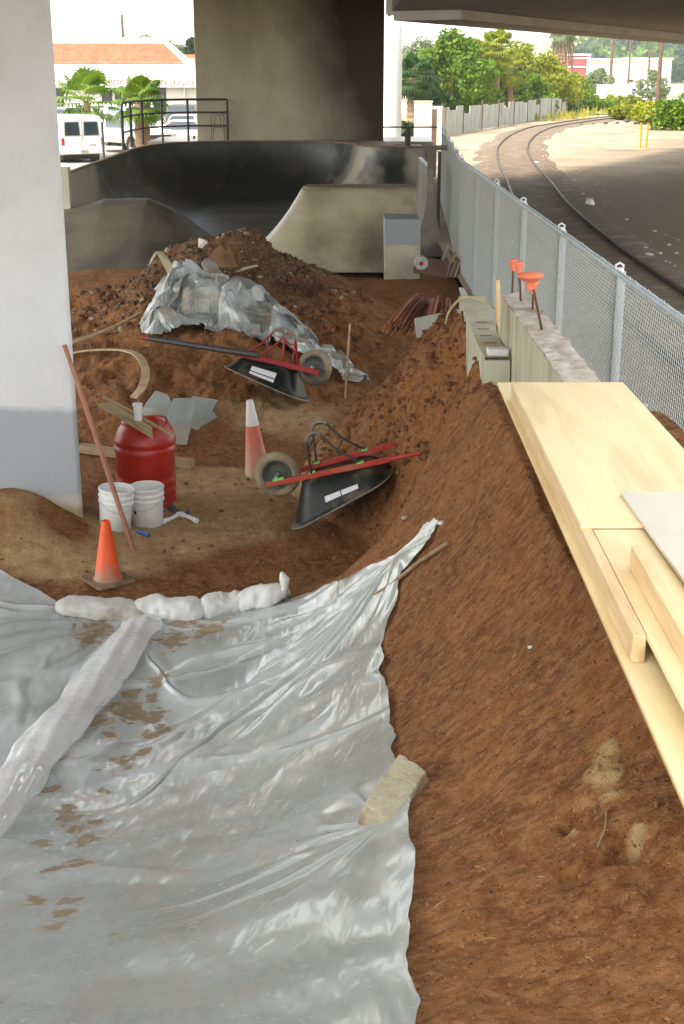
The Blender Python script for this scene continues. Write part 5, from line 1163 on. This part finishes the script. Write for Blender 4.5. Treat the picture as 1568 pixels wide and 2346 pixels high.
for i, (u, y, w, h, mt, lab) in enumerate([(1180, 118, 90, .9, 0, 'green shrub at the foot of the far plank fence'), (1370, 135, 70, 1.3, 0, 'soft green shrub patch beside the far curve of the track'), (1425, 150, 80, 1.6, 1, 'bright yellow flowering shrub beyond the track'), (1340, 155, 60, 1.7, 1, 'yellow green shrub before the long white trailer'), (1500, 102, 90, 2.1, 1, 'yellow green bush at the right edge near the track'), (1532, 96, 60, 2.6, 2, 'dark green bush at the far right edge'), (1455, 112, 120, 1.5, 1, 'low pale green bush left of the dark one at the right edge'), (1560, 92, 120, 2.8, 0, 'green bush just outside the right end of the track side growth'), (1500, 118, 160, 1.7, 1, 'wide pale yellow green bush behind the pair of yellow posts'), (1300, 128, 50, .9, 0, 'tuft of weeds under the small round tree'), (1085, 108, 30, 1.3, 0, 'thin green weed climbing the plank fence')]):
    p = at(u, 250, y); shrub(p.x, y, w/2/3050*y, h, mt, lab, 50+i, n=1300, size=.15)
# weedy ground beyond the track
gxx, gyy = np.meshgrid(np.linspace(0, 1, 60), np.linspace(0, 1, 30)); PX = 20+gxx*60; PY = 128+gyy*60+gxx*8; PX = PX+(PY-128)*.25
tag(grid_obj('grass_field', np.stack([PX, PY, .02+fbm(PX*.3, PY*.3, 2, 3)*.3+.2*0], -1), M_grass), kind='structure')
rs = np.random.RandomState(5); m = MB()
for k in range(3800):
    x = rs.uniform(15.5, 62); y = rs.uniform(104, 168); i = min(range(100, 300, 4), key=lambda q: abs(cr_[q].y-y)); tx_ = cr_[i].x
    if -3.4 < x-tx_ < 2.0 or (x > tx_-6 and y < 108 and x < tx_+6): continue
    if x < tx_ and x < tx_-18: continue
    h = rs.uniform(.2, .75); a = rs.uniform(0, 3.14); w = rs.uniform(.1, .3); c, s = math.cos(a)*w, math.sin(a)*w
    m.add([(x-c, y-s, 0), (x+c, y+s, 0), (x+c*.3+rs.uniform(-.1, .1), y+s*.3, h)], [(0, 1, 2)])
tag(m.build('weeds', leafmat('weed_leaf', (.26, .30, .05), (.34, .27, .03)), fix=False), 'tall weeds growing beyond and beside the far track', 'weeds', kind='stuff')

# ------------------------------------------------------------ plank fence, sheds beyond the track
M_pf = pm('weathered_fence', (.40, .42, .36), (.28, .29, .24), 2, .9, .2, 20, stretch=(2, 2, .4), c3=(.22, .15, .09))
a, b = onz(1012, 312, 0), onz(1300, 262, 0)
pf_ = empty('plank_fence', a, 'long weathered grey fence below the trees across the track', 'fence')
n = 26
for k in range(n):
    p, q = a.lerp(b, k/n), a.lerp(b, (k+.97)/n); h = 1.55+random.uniform(-.14, .14)-(.3 if k % 7 == 3 else 0); d = (q-p)
    MB().bar(p-a+Vector((0, 0, h/2)), q-a+Vector((0, 0, h/2)), .06, h).build('panel', M_pf, pf_)
    if k % 3 == 0: MB().box(p-a+Vector((0, -.08, h/2+.1)), (.10, .10, h+.3)).build('post', M_bark, pf_)
a, b = onz(1318, 258, 0), onz(1352, 252, 0)
o = MB().bar((0, 0, .9), b-a+Vector((0, 0, .9)), .06, 1.8).build('plank_fence', M_pf); o.location = a; tag(o, 'short separate piece of weathered fence right of the small round tree', 'fence')
M_cab = pm('cream_metal', (.72, .68, .54), (.64, .60, .47), 2, .5)
def wbox(u0, u1, vt, y, name, label, cat, mat, dep=.8, z0=0, extra=None):
    A, B = at(u0, vt, y), at(u1, vt, y); o = empty(name, ((A.x+B.x)/2, y+dep/2, z0), label, cat); w = B.x-A.x; h = A.z-z0
    MB().box((0, 0, h/2), (w, dep, h)).build('body', mat, o, bev=.02); MB().box((0, 0, h+.02), (w+.06, dep+.06, .04)).build('roof', mat, o)
    return o, w, h
wbox(952, 991, 234, 62, 'utility_cabinet', 'taller cream utility cabinet right of the white column', 'cabinet', M_cab)
wbox(992, 1014, 246, 66, 'utility_cabinet', 'shorter cream utility cabinet behind the brown post', 'cabinet', M_cab)
p = at(996, 250, 60.5); o = MB().box((0, 0, p.z/2), (.22, .22, p.z)).build('wood_post', M_bark, bev=.01); o.location = (p.x, 60.5, 0); tag(o, 'brown post standing in front of the cream cabinets', 'post')
# camper and shed glimpsed under the trees
def vanbody(o, L, W, H, mat): MB().extr([(-L/2, .35), (-L/2, H*.55), (-L/2+.25, H*.62), (-L/2+.7, H*.97), (-L/2+1.0, H), (L/2-.1, H), (L/2, H-.15), (L/2, .35)], -W/2, W/2).build('body', mat, o, bev=.04)

# ------------------------------------------------------------ vehicles
M_cw = pm('white_car_paint', (.72, .70, .64), (.68, .66, .60), 2, .35, coat=.5)
M_csil = pm('silver_car_paint', (.42, .45, .46), (.38, .41, .42), 2, .3, metal=.3, coat=.5)
M_cdk = pm('dark_car_paint', (.05, .06, .08), (.04, .05, .06), 2, .3, coat=.5)
M_gls = pm('car_glass', (.025, .035, .04), (.02, .03, .035), 2, .08, spec=.8)
M_glsl = pm('windscreen_glass', (.30, .36, .38), (.26, .32, .34), 2, .1, spec=.8)
M_tire = pm('car_tyre', (.03, .028, .026), (.04, .036, .03), 9, .85)
M_hub = pm('hub_cap', (.50, .47, .40), (.40, .37, .30), 6, .4, metal=.4)
M_tail = pm('tail_light', (.45, .02, .015), (.38, .015, .01), 8, .3)
M_chr = pm('chrome', (.50, .48, .42), (.36, .34, .30), 8, .3, metal=.7)
M_dkp = pm('dark_trim', (.03, .028, .026))
def wheel(par, x, y, r):
    w = bpy.data.objects.new('wheel', None); COL.objects.link(w); w.parent = par; w.location = (x, y, r); w.empty_display_size = .1
    MB().lathe([(r*.60, -.10), (r*.95, -.10), (r, -.06), (r, .06), (r*.95, .10), (r*.60, .10)], 28, axis='y', closed=True).build('tyre', M_tire, w, smooth='auto')
    s = 1 if y > 0 else -1; MB().lathe([(.001, s*.05), (r*.2, s*.07), (r*.35, s*.04), (r*.62, s*.095), (r*.62, -s*.05), (.001, -s*.05)], 24, axis='y').build('rim', M_hub, w, smooth='auto')
def quadp(par, pts, mat, name, t=.012, n=None):
    P = [Vector(p) for p in pts]; nn_ = Vector(n) if n else (P[1]-P[0]).cross(P[2]-P[0]); return MB().slab(P, nn_, t).build(name, mat, par)
def van(x, y, rz, label, mat, z=0, group=None):
    """x forward, rear at -x"""
    o = empty('parked_van', (x, y, z), label, 'van', group, rot=(0, 0, rz)); W = 1.98
    side = [(-2.45, .52), (-2.47, .95), (-2.42, 1.22), (-2.36, 1.90), (-2.26, 2.02), (-1.9, 2.07), (.9, 2.06), (1.25, 1.98), (1.85, 1.32), (2.45, 1.12), (2.55, .95), (2.55, .5)]
    arch = lambda cx: [(cx+.42*math.cos(a), .36+.42*math.sin(a)) for a in np.linspace(.35, math.pi-.35, 9)]
    poly = side+[(2.05, .40)]+arch(1.6)+[(1.1, .38), (-1.0, .38)]+arch(-1.45)+[(-1.95, .42)]
    body = MB(); n = len(poly)
    def wy(z): return W/2*(1-.10*max(0, (z-1.15)/.92)**1.3)
    vs = [(px, -wy(pz), pz) for px, pz in poly]+[(px, wy(pz), pz) for px, pz in poly]
    body.add(vs, [tuple(range(n)), tuple(range(2*n-1, n-1, -1))]+[(i, n+i, n+(i+1) % n, (i+1) % n) for i in range(n)]); body.build('body', mat, o, bev=.035)
    MB().box((0, 0, .42), (4.2, 1.6, .3)).build('underbody', M_dkp, o)
    for yy in (-.42, .42): # rear windows
        quadp(o, [(-2.425, yy-.32, 1.27), (-2.425, yy+.32, 1.27), (-2.375, yy+.29, 1.80), (-2.375, yy-.29, 1.80)], M_gls, 'rear_window', .02, (-1, 0, .08))
        quadp(o, [(-2.418, yy-.36, 1.23), (-2.418, yy+.36, 1.23), (-2.368, yy+.33, 1.84), (-2.368, yy-.33, 1.84)], M_chr, 'window_trim', .012, (-1, 0, .08))
        MB().box((-2.475, yy*2.08, 1.02), (.05, .13, .30)).build('tail_light', M_tail, o, bev=.01)
    MB().box((-2.465, 0, 1.2), (.012, .02, 1.35)).build('door_seam', M_dkp, o)
    MB().box((-2.56, 0, .60), (.16, 1.96, .18)).build('rear_bumper', mat, o, bev=.03); MB().box((-2.65, .0, .61), (.02, .34, .14)).build('number_plate', M_chr, o)
    MB().box((-2.475, -.45, .86), (.012, .30, .035)).build('badge', M_dkp, o)
    for s in (-1, 1):
        for xa, xb in ((-2.1, -1.2), (-1.1, -.2), (-.1, .75), (.85, 1.35)):
            zt = 1.82 if xb < 1 else 1.75; quadp(o, [(xa, s*(wy(1.3)+.002), 1.30), (xb+(.25 if xb > 1 else 0), s*(wy(1.3)+.002), 1.30), (xb, s*(wy(zt)+.002), zt), (xa, s*(wy(zt)+.002), zt)], mat if (xb < .5) else M_gls, 'side_window', .008, (0, s, .1))
        for cx in (1.6, -1.45): wheel(o, cx, s*.86, .36)
    quadp(o, [(1.30, -.80, 1.92), (1.30, .80, 1.92), (1.83, .88, 1.36), (1.83, -.88, 1.36)], M_glsl, 'windscreen', .02, (1, 0, 1))
    MB().box((2.56, 0, .85), (.03, 1.5, .28)).build('grille', M_dkp, o); MB().box((2.62, 0, .56), (.14, 1.94, .18)).build('front_bumper', M_chr, o, bev=.02)
    for yy in (-.80, .80): MB().box((2.57, yy, .86), (.04, .22, .22)).build('headlight', M_chr, o)
    return o
def car(kind, x, y, rz, label, mat, z=0, wind=None, group='cars in the car park'):
    nm = {'sedan': 'parked_car', 'pickup': 'pickup_truck', 'suv': 'parked_car'}[kind]; o = empty(nm, (x, y, z), label, {'sedan': 'car', 'pickup': 'truck', 'suv': 'car'}[kind], group, rot=(0, 0, rz)); wd_ = wind or M_gls
    if kind == 'sedan': low = [(-2.3, .35), (-2.32, .80), (-2.2, .93), (-1.3, .97), (1.0, .93), (2.15, .80), (2.3, .62), (2.3, .32)]; cab = [(-1.55, .95), (-1.0, 1.38), (.25, 1.40), (.98, .93)]; W = 1.76; r = .31; wx = (-1.35, 1.45)
    elif kind == 'suv': low = [(-2.2, .42), (-2.22, .95), (-2.15, 1.12), (.85, 1.12), (2.1, 1.02), (2.2, .8), (2.2, .40)]; cab = [(-2.12, 1.10), (-1.98, 1.74), (.1, 1.76), (.88, 1.12)]; W = 1.85; r = .37; wx = (-1.35, 1.35)
    else: low = [(-2.6, .50), (-2.62, 1.02), (-.85, 1.04), (-.8, 1.10), (1.0, 1.12), (2.45, 1.06), (2.55, .9), (2.55, .45)]; cab = [(-.78, 1.08), (-.68, 1.76), (.45, 1.78), (1.02, 1.12)]; W = 1.95; r = .39; wx = (-1.65, 1.65)
    arch = lambda cx: [(cx+(r+.06)*math.cos(a), r+(r+.06)*math.sin(a)) for a in np.linspace(.25, math.pi-.25, 8)]
    poly = low+arch(wx[1])+arch(wx[0]); MB().extr(poly, -W/2, W/2).build('body', mat, o, bev=.05)
    n = len(cab); vs = [(px, s*(W/2-.04-(.16 if pz > 1.2 else 0)), pz) for s in (-1, 1) for px, pz in cab]
    MB().add(vs, [tuple(range(n)), tuple(range(2*n-1, n-1, -1))]+[(i, n+i, n+(i+1) % n, (i+1) % n) for i in range(n)]).build('cabin', mat, o, bev=.05)
    for s in (-1, 1):
        i = [Vector((px, s*(W/2-.035-(.16 if pz > 1.2 else 0)), pz)) for px, pz in cab]; c = sum(i, Vector())/4; q = [c+(p-c)*.84 for p in i]
        quadp(o, q, M_gls, 'side_window', .012, (0, s, .2))
        for cx in wx: wheel(o, cx, s*(W/2-.10), r)
    a, b = Vector((cab[-1][0], 0, cab[-1][1])), Vector((cab[-2][0], 0, cab[-2][1])); w1, w2_ = W/2-.12, W/2-.26; nn_ = Vector((b.z-a.z, 0, a.x-b.x)).normalized()*.012
    def gl(a, b, nm_, n_, mt): P = [a.lerp(b, .12)+Vector((0, -w1, 0)), a.lerp(b, .12)+Vector((0, w1, 0)), a.lerp(b, .90)+Vector((0, w2_, 0)), a.lerp(b, .90)+Vector((0, -w2_, 0))]; quadp(o, [p+n_*.2 for p in P], mt, nm_, .014, n_)
    gl(a, b, 'windscreen', nn_, wd_); a, b = Vector((cab[0][0], 0, cab[0][1])), Vector((cab[1][0], 0, cab[1][1])); gl(a, b, 'rear_window', Vector((-(b.z-a.z), 0, b.x-a.x)).normalized()*.012, M_gls)
    xr, xf = low[1][0], low[-2][0]
    for yy in (-1, 1):
        MB().box((xr-.005, yy*(W/2-.2), low[1][1]-.12), (.04, .28, .14)).build('tail_light', M_tail, o); MB().box((xf+.0, yy*(W/2-.22), low[-2][1]-.06), (.05, .26, .15)).build('headlight', M_chr, o)
    MB().box((xf+.04, 0, low[-1][1]+.10), (.14, W, .14)).build('front_bumper', M_chr, o, bev=.02); MB().box((xr-.04, 0, low[0][1]+.10), (.14, W, .14)).build('rear_bumper', M_chr, o, bev=.02)
    MB().box((xf+.012, 0, low[-2][1]-.10), (.03, W*.62, .20)).build('grille', M_dkp, o)
    if kind == 'pickup': MB().box((-1.72, 0, 1.045), (1.62, W-.2, .03)).build('bed', M_dkp, o)
    return o
vp = onz(192, 372, 0)
rz = math.atan2(.80, -.46)
nv = van(vp.x-.42*2-.25, vp.y+1.6, rz, 'white windowed van seen from behind at the left column', M_cw); nv.scale = (.97, .97, .97); nv.location.z = -.12
# pale van facing the camera beyond it and the rest of the row
def CAR(kind, u, v, ang, label, mat, **k): p = onz(u, v, 0); return car(kind, p.x, p.y, ang, label, mat, **k)
van(onz(262, 330, 0).x, onz(262, 330, 0).y, R(-62), 'white van facing the camera with a pale windscreen behind the near van', M_cw)
CAR('pickup', 300, 350, R(-50), 'white pickup with a brown grille parked between the two young palms', M_cw, wind=M_glsl)
CAR('sedan', 340, 318, R(95), 'white sedan showing red tail lights behind the pickup', M_cw)
CAR('suv', 425, 306, R(90), 'dark blue wagon behind the railing in the back row', M_cdk)
CAR('sedan', 432, 322, R(82), 'white sedan with red tail lights behind the railing', M_cw)
CAR('sedan', 410, 343, R(178), 'white low car parked side on just behind the railing', M_cw)
CAR('suv', 150, 318, R(85), 'silver car in the back row left of the first palm', M_csil)
van(onz(462, 300, 0).x, onz(462, 300, 0).y, R(88), 'distant white van beside the broad pier', M_cw)
CAR('suv', 205, 322, R(-75), 'silver wagon in the back row between the palm and the pale van', M_csil, wind=M_glsl)
for i, (u, v, z) in enumerate([(246, 372, .62), (212, 388, .35), (238, 350, 1.9), (446, 335, 1.5)]):
    p = onz(u, v+2, 0); y = [50, 43.5, 49, 47.5][i]; d = ray(u, v); k = y/d.y; o = MB().tube([(0, 0, 0), (0, 0, z)], .045, 8).build('short_post', M_rl, smooth='auto'); o.location = (d.x*k, y, 0); tag(o, ['short dark post behind the corner of the white van', 'short dark post on the ground close to the bowl wall', 'tall thin pole right of the white van', 'thin pole behind the dark railing'][i], 'post')
    if i == 1: bpy.data.objects.remove(o)

# ------------------------------------------------------------ shop with the tiled roof
M_stu = pm('white_stucco', (.76, .72, .62), (.70, .66, .57), 1, .9, .1, 10)
M_til = pm('clay_tiles', (.52, .20, .10), (.36, .13, .07), 2.0, .9, .3, 6, c3=(.46, .22, .13), stretch=(1.5, 1, 1))
YB = 86
A, B = at(40, 147, YB), at(424, 147, YB); sh = empty('shop_building', (A.x, YB, 0), 'long white shop building with a red tiled mansard roof and lettering above its windows', 'building'); so = Vector((A.x, YB, 0)); W = B.x-A.x+2.4
zr0, zr1, zf, ztop = A.z, at(40, 101, YB+2.6).z, at(40, 200, YB).z, at(40, 92, YB+3).z
MB().box((W/2-6, 4.1, zr0/2), (W+12, 8, zr0)).build('wall', M_stu, sh)
MB().box((W/2-6.2, -.45, (zf+zr0)/2), (W+12.2, .9, zr0-zf)).build('fascia', M_stu, sh, bev=.02)
fr_ = Vector((B.x-A.x, -.4, zr0)); tl_ = Vector((at(376, 101, YB+2.6).x-A.x, 2.3, zr1))
MB().slab([(-12, -.4, zr0), (fr_.x, -.4, zr0), (tl_.x, 2.3, zr1), (-12, 2.3, zr1)], (0, -1, .6), .10).build('tiled_roof', M_til, sh)
rows = MB()
for k in range(10):
    t = k/10; z = zr0+(zr1-zr0)*t; x1 = fr_.x+(tl_.x-fr_.x)*t; yv = -.4+2.7*t
    rows.box(((x1-12)/2, yv-.10, z+.11), (x1+12, .06, .05))
rows.build('tile_rows', M_til, sh)
MB().slab([(fr_.x, -.45, zr0), (fr_.x+.55, -.45, zr0), (tl_.x+.35, 2.3, zr1+.05), (tl_.x-.05, 2.3, zr1+.05)], (0, -1, .6), .18).build('hip_trim', M_stu, sh)
MB().box(((tl_.x-12)/2, 2.6, (zr1+ztop)/2), (tl_.x+12.4, .5, ztop-zr1+.3)).build('roof_parapet', M_stu, sh)
def win(u0, u1, v0, v1, nm='window'):
    a, b = at(u0, v0, YB), at(u1, v1, YB); f = MB().box(((a.x+b.x)/2-A.x, .07, (a.z+b.z)/2), (b.x-a.x, .08, a.z-b.z)).build(nm, M_dkp, sh)
    MB().box(((a.x+b.x)/2-A.x, .02, (a.z+b.z)/2), (b.x-a.x-.12, .03, a.z-b.z-.12)).build('pane', M_gls, f)
for q in ((122, 148, 203, 258), (232, 258, 200, 258), (262, 310, 200, 262), (314, 345, 200, 262), (350, 382, 200, 262)): win(*q)
a = at(423, 200, YB); MB().box((a.x-A.x, -.1, zf/2), (.12, .2, zf)).build('downpipe', M_stu, sh)
def words(txt, size, loc, mat, par, rot=(R(90), 0, 0)):
    cu = bpy.data.curves.new('t', 'FONT'); cu.body = txt; cu.size = size; cu.extrude = .01; cu.align_x = 'LEFT'; t = bpy.data.objects.new('t', cu); COL.objects.link(t)
    dg = bpy.context.evaluated_depsgraph_get(); me = bpy.data.meshes.new_from_object(t.evaluated_get(dg)); bpy.data.objects.remove(t); me.materials.clear(); me.materials.append(mat)
    o = bpy.data.objects.new('lettering', me); COL.objects.link(o); o.parent = par; o.location = loc; o.rotation_euler = rot; return o
M_let = pm('sign_lettering', (.20, .12, .08), (.16, .10, .07))
for txt, u0 in (('T BOOTS  LUBE', 231), ('R.T.', 289), ('COMPLETE ENGINE', 303), ('CS', 118)):
    a = at(u0, 196, YB-1); words(txt, .50 if u0 != 303 else .44, (a.x-A.x, -.92, a.z), M_let, sh)
A2, B2 = at(424, 118, 96), at(500, 118, 96); nb = empty('side_building', ((A2.x+B2.x)/2, 98, 0), 'white flat roofed building right of the tiled shop with small red letters', 'building'); w = B2.x-A2.x
hh = at(424, 132, 96).z
MB().box((0, 0, hh/2), (w, 4, hh)).build('wall', M_stu, nb); MB().box((0, 0, hh+.1), (w+.3, 4.3, .2)).build('roof', M_til, nb)
MB().box((-w/2+1.2, -2.02, 1.6), (.9, .06, 2.6)).build('door', M_dkp, nb)
a = at(441, 172, 94); words('E', .7, (a.x-nb.location.x, -2.05, a.z), M_tail, nb)
a = at(423, 92, 112); b = at(450, 100, 112)
for i, (u, vt, w_, m_, lab) in enumerate([(335, 72, 90, 3, 'pale green tree behind the middle of the tiled roof'), (375, 84, 70, 0, 'green tree behind the right end of the tiled roof'), (405, 92, 60, 3, 'small grey green tree between the shop and the pier'), (440, 62, 60, 2, 'darker tall thin tree beside the left edge of the pier')]):
    T_(u, vt, 150, w_, m_, lab, 80+i, n=1700, group='trees behind the shop', low=.3, size=.25)
p = at(285, 92, 125); tp_ = at(282, 50, 125)
up_ = empty('utility_pole', (p.x, 125, 0), 'wooden utility pole rising behind the tiled shop roof', 'utility pole'); MB().tube([(0, 0, 0), (-.12, 0, tp_.z+.6)], [.17, .12], 8).build('pole', M_bark, up_, smooth='auto'); MB().box((-.1, 0, tp_.z-1.6), (.4, .3, .7)).build('transformer', M_bark, up_)

# ------------------------------------------------------------ far right: buildings, trailer, poles, hills
def fbuild(u0, u1, vt, y, label, mat, wins, dep=12, dz=0):
    A, B = at(u0, vt, y), at(u1, vt, y); o = empty('far_building', ((A.x+B.x)/2, y+dep/2, 0), label, 'building'); w = B.x-A.x; h = A.z
    MB().box((0, 0, h/2), (w, dep, h)).build('wall', mat, o); MB().box((0, 0, h+.15), (w+.5, dep+.5, .3)).build('roof_edge', M_stu, o)
    for (a0, a1, b0, b1, mt) in wins:
        a, b = at(a0, b0, y), at(a1, b1, y); MB().box(((a.x+b.x)/2-o.location.x, -dep/2-.04, (a.z+b.z)/2), (b.x-a.x, .1, abs(a.z-b.z))).build('window', mt, o)
    return o
M_redb = pm('red_wall', (.34, .09, .075), (.28, .07, .06), 1, .9); M_fwin = pm('far_window', (.14, .13, .13), (.10, .10, .10)); M_tan = pm('tan_panel', (.50, .42, .32), (.44, .37, .28))
M_mall = pm('mall_white', (.72, .68, .58), (.66, .62, .52), 1, .9)
fbuild(1302, 1350, 128, 215, 'red and white far building above the small round tree', M_redb, [(1304, 1346, 132, 135, M_stu), (1302, 1350, 152, 155, M_stu), (1346, 1351, 130, 190, M_stu)])
fbuild(1348, 1432, 138, 230, 'long low white far building beside the red one', M_mall, [(1352, 1430, 142, 143.5, M_tan)])
fbuild(1430, 1540, 137, 224, 'big white far building behind the utility poles', M_mall, [(1453, 1455, 146, 150, M_fwin), (1470, 1472, 146, 150, M_fwin), (1434, 1465, 168, 186, M_tan), (1438, 1450, 183, 188, M_fwin), (1480, 1490, 158, 163, M_tan), (1478, 1496, 183, 186, M_fwin), (1430, 1540, 159.5, 160.3, M_tan)])
A, B = at(1376, 198, 165), at(1448, 198, 165); tr_ = empty('trailer', ((A.x+B.x)/2, 166, 0), 'long white trailer parked beyond the weeds', 'trailer'); w = B.x-A.x; h = A.z
MB().box((0, 0, h/2+.5), (w, 2.6, h-.6)).build('box_body', M_cw, tr_, bev=.03); MB().box((0, -1.32, h-.2), (w-.3, .04, .06)).build('top_seam', M_chr, tr_)
for xx in (-w/2+.8, -w/2+1.8, w/2-1.2): wheel(tr_, xx, -1.1, .48)
for i, (u, y, mt, lab) in enumerate([(1350, 178, M_cw, 'white car parked left of the far street tree'), (1395, 185, M_csil, 'silver car parked right of the far street tree'), (1425, 188, M_cw, 'white car parked under the tallest far pole'), (1455, 182, M_csil, 'silver car right of the tallest far pole'), (1482, 178, M_cw, 'white car parked before the big far building'), (1512, 172, M_cw, 'white car at the far right by the dark pole')]):
    p = at(u, 190, y); car('sedan' if i % 2 else 'suv', p.x, y, R(170+17*i), lab, mt, group='far parked cars')
def upole(u, vt, y, r, label):
    p = at(u, vt, y); o = empty('utility_pole', (p.x, y, 0), label, 'utility pole', 'utility poles at the far right'); MB().tube([(0, 0, 0), (0, 0, p.z)], [r, r*.7], 8).build('pole', M_bark, o, smooth='auto')
    for k in (1.0,): MB().box((0, 0, p.z-k), (1.4, .10, .10)).build('crossarm', M_bark, o)
upole(1405, 84, 185, .24, 'tall utility pole before the white far buildings'); upole(1446, 92, 215, .18, 'thin utility pole in front of the tan garage panel'); upole(1490, 112, 200, .2, 'utility pole left of the dark one at the right edge'); upole(1519, 60, 120, .22, 'dark utility pole close to the right edge')
upole(1300, 66, 230, .2, 'thin utility pole seen beside the tall skirted palm')
# hills
def hill(name, x0, x1, y0, y1, pts, mat, seed):
    gx_, gy_ = np.meshgrid(np.linspace(x0, x1, 130), np.linspace(y0, y1, 40)); t = (gy_-y0)/(y1-y0); az = gx_/gy_
    hz = np.interp(az, [p[0] for p in pts], [p[1] for p in pts]); Z = hz*gy_*sm(0, .8, t)*1.0+3.5*sm(0, .5, t)+fbm(gx_*.02, gy_*.02, 4, seed)*7*sm(0, .4, t)-1.0
    return tag(grid_obj(name, np.stack([gx_, gy_, Z], -1), mat), kind='structure')
M_hill = pm('hill_grass', (.30, .30, .13), (.22, .25, .10), .02, .95, c3=(.36, .32, .18), s3=1.2)
hill('hills', 60, 420, 420, 900, [(.1, .012), (.17, .022), (.21, .026), (.25, .019), (.3, .012), (.45, .008)], M_hill, 3)
hill('hills', -420, -40, 500, 950, [(-.5, .006), (-.3, .010), (-.2, .012), (-.12, .011), (-.05, .008)], M_hill, 5)
rnd = random.Random(11)
HT = [o for o in bpy.data.objects if o.name.startswith('hills')]
dg = bpy.context.evaluated_depsgraph_get(); bpy.context.view_layer.update()
nh = 0
for k in range(150):
    right_ = k < 110
    y = rnd.uniform(480, 800) if right_ else rnd.uniform(560, 800); u = rnd.uniform(1285, 1568) if right_ else rnd.uniform(118, 455); d = ray(u, 150); x = d.x*y/d.y
    ok, loc, nrm, ix_, ob, mt_ = SC.ray_cast(bpy.context.evaluated_depsgraph_get(), Vector((x, y, 200)), Vector((0, 0, -1)))
    if not ok: continue
    r = rnd.uniform(3.0, 6.5); o = empty('hillside_tree', (x, y, loc.z), 'dark round tree on the far right hillside among many alike' if right_ else 'faint tree on the far left skyline among many alike', 'tree', 'trees on the far right hills' if right_ else 'trees on the far left hills')
    bl = [(rnd.uniform(-1, 1)*r, rnd.uniform(-1, 1)*r, r*rnd.uniform(.5, 1.1), r*rnd.uniform(.4, .7)) for _ in range(5)]
    leaves(90, bl, r*.30, rnd).build('crown', LEAF[2 if k % 3 else 0], o, fix=False); MB().tube([(0, 0, -1), (0, 0, r*.7)], .35, 5).build('trunk', M_bark, o)

# ------------------------------------------------------------ the air
hz = MB().box((0, 450, 24), (2600, 1500, 54)).build('haze', bpy.data.materials.new('haze_air')); hm_ = hz.data.materials[0]; hm_.use_nodes = True; n = hm_.node_tree; n.nodes.clear()
out = n.nodes.new('ShaderNodeOutputMaterial'); pv = n.nodes.new('ShaderNodeVolumePrincipled'); pv.inputs['Color'].default_value = (.93, .95, 1, 1); pv.inputs['Density'].default_value = .0003; pv.inputs['Anisotropy'].default_value = .2
n.links.new(pv.outputs[0], out.inputs['Volume']); tag(hz, kind='stuff')
SC.cycles.volume_bounces = 0
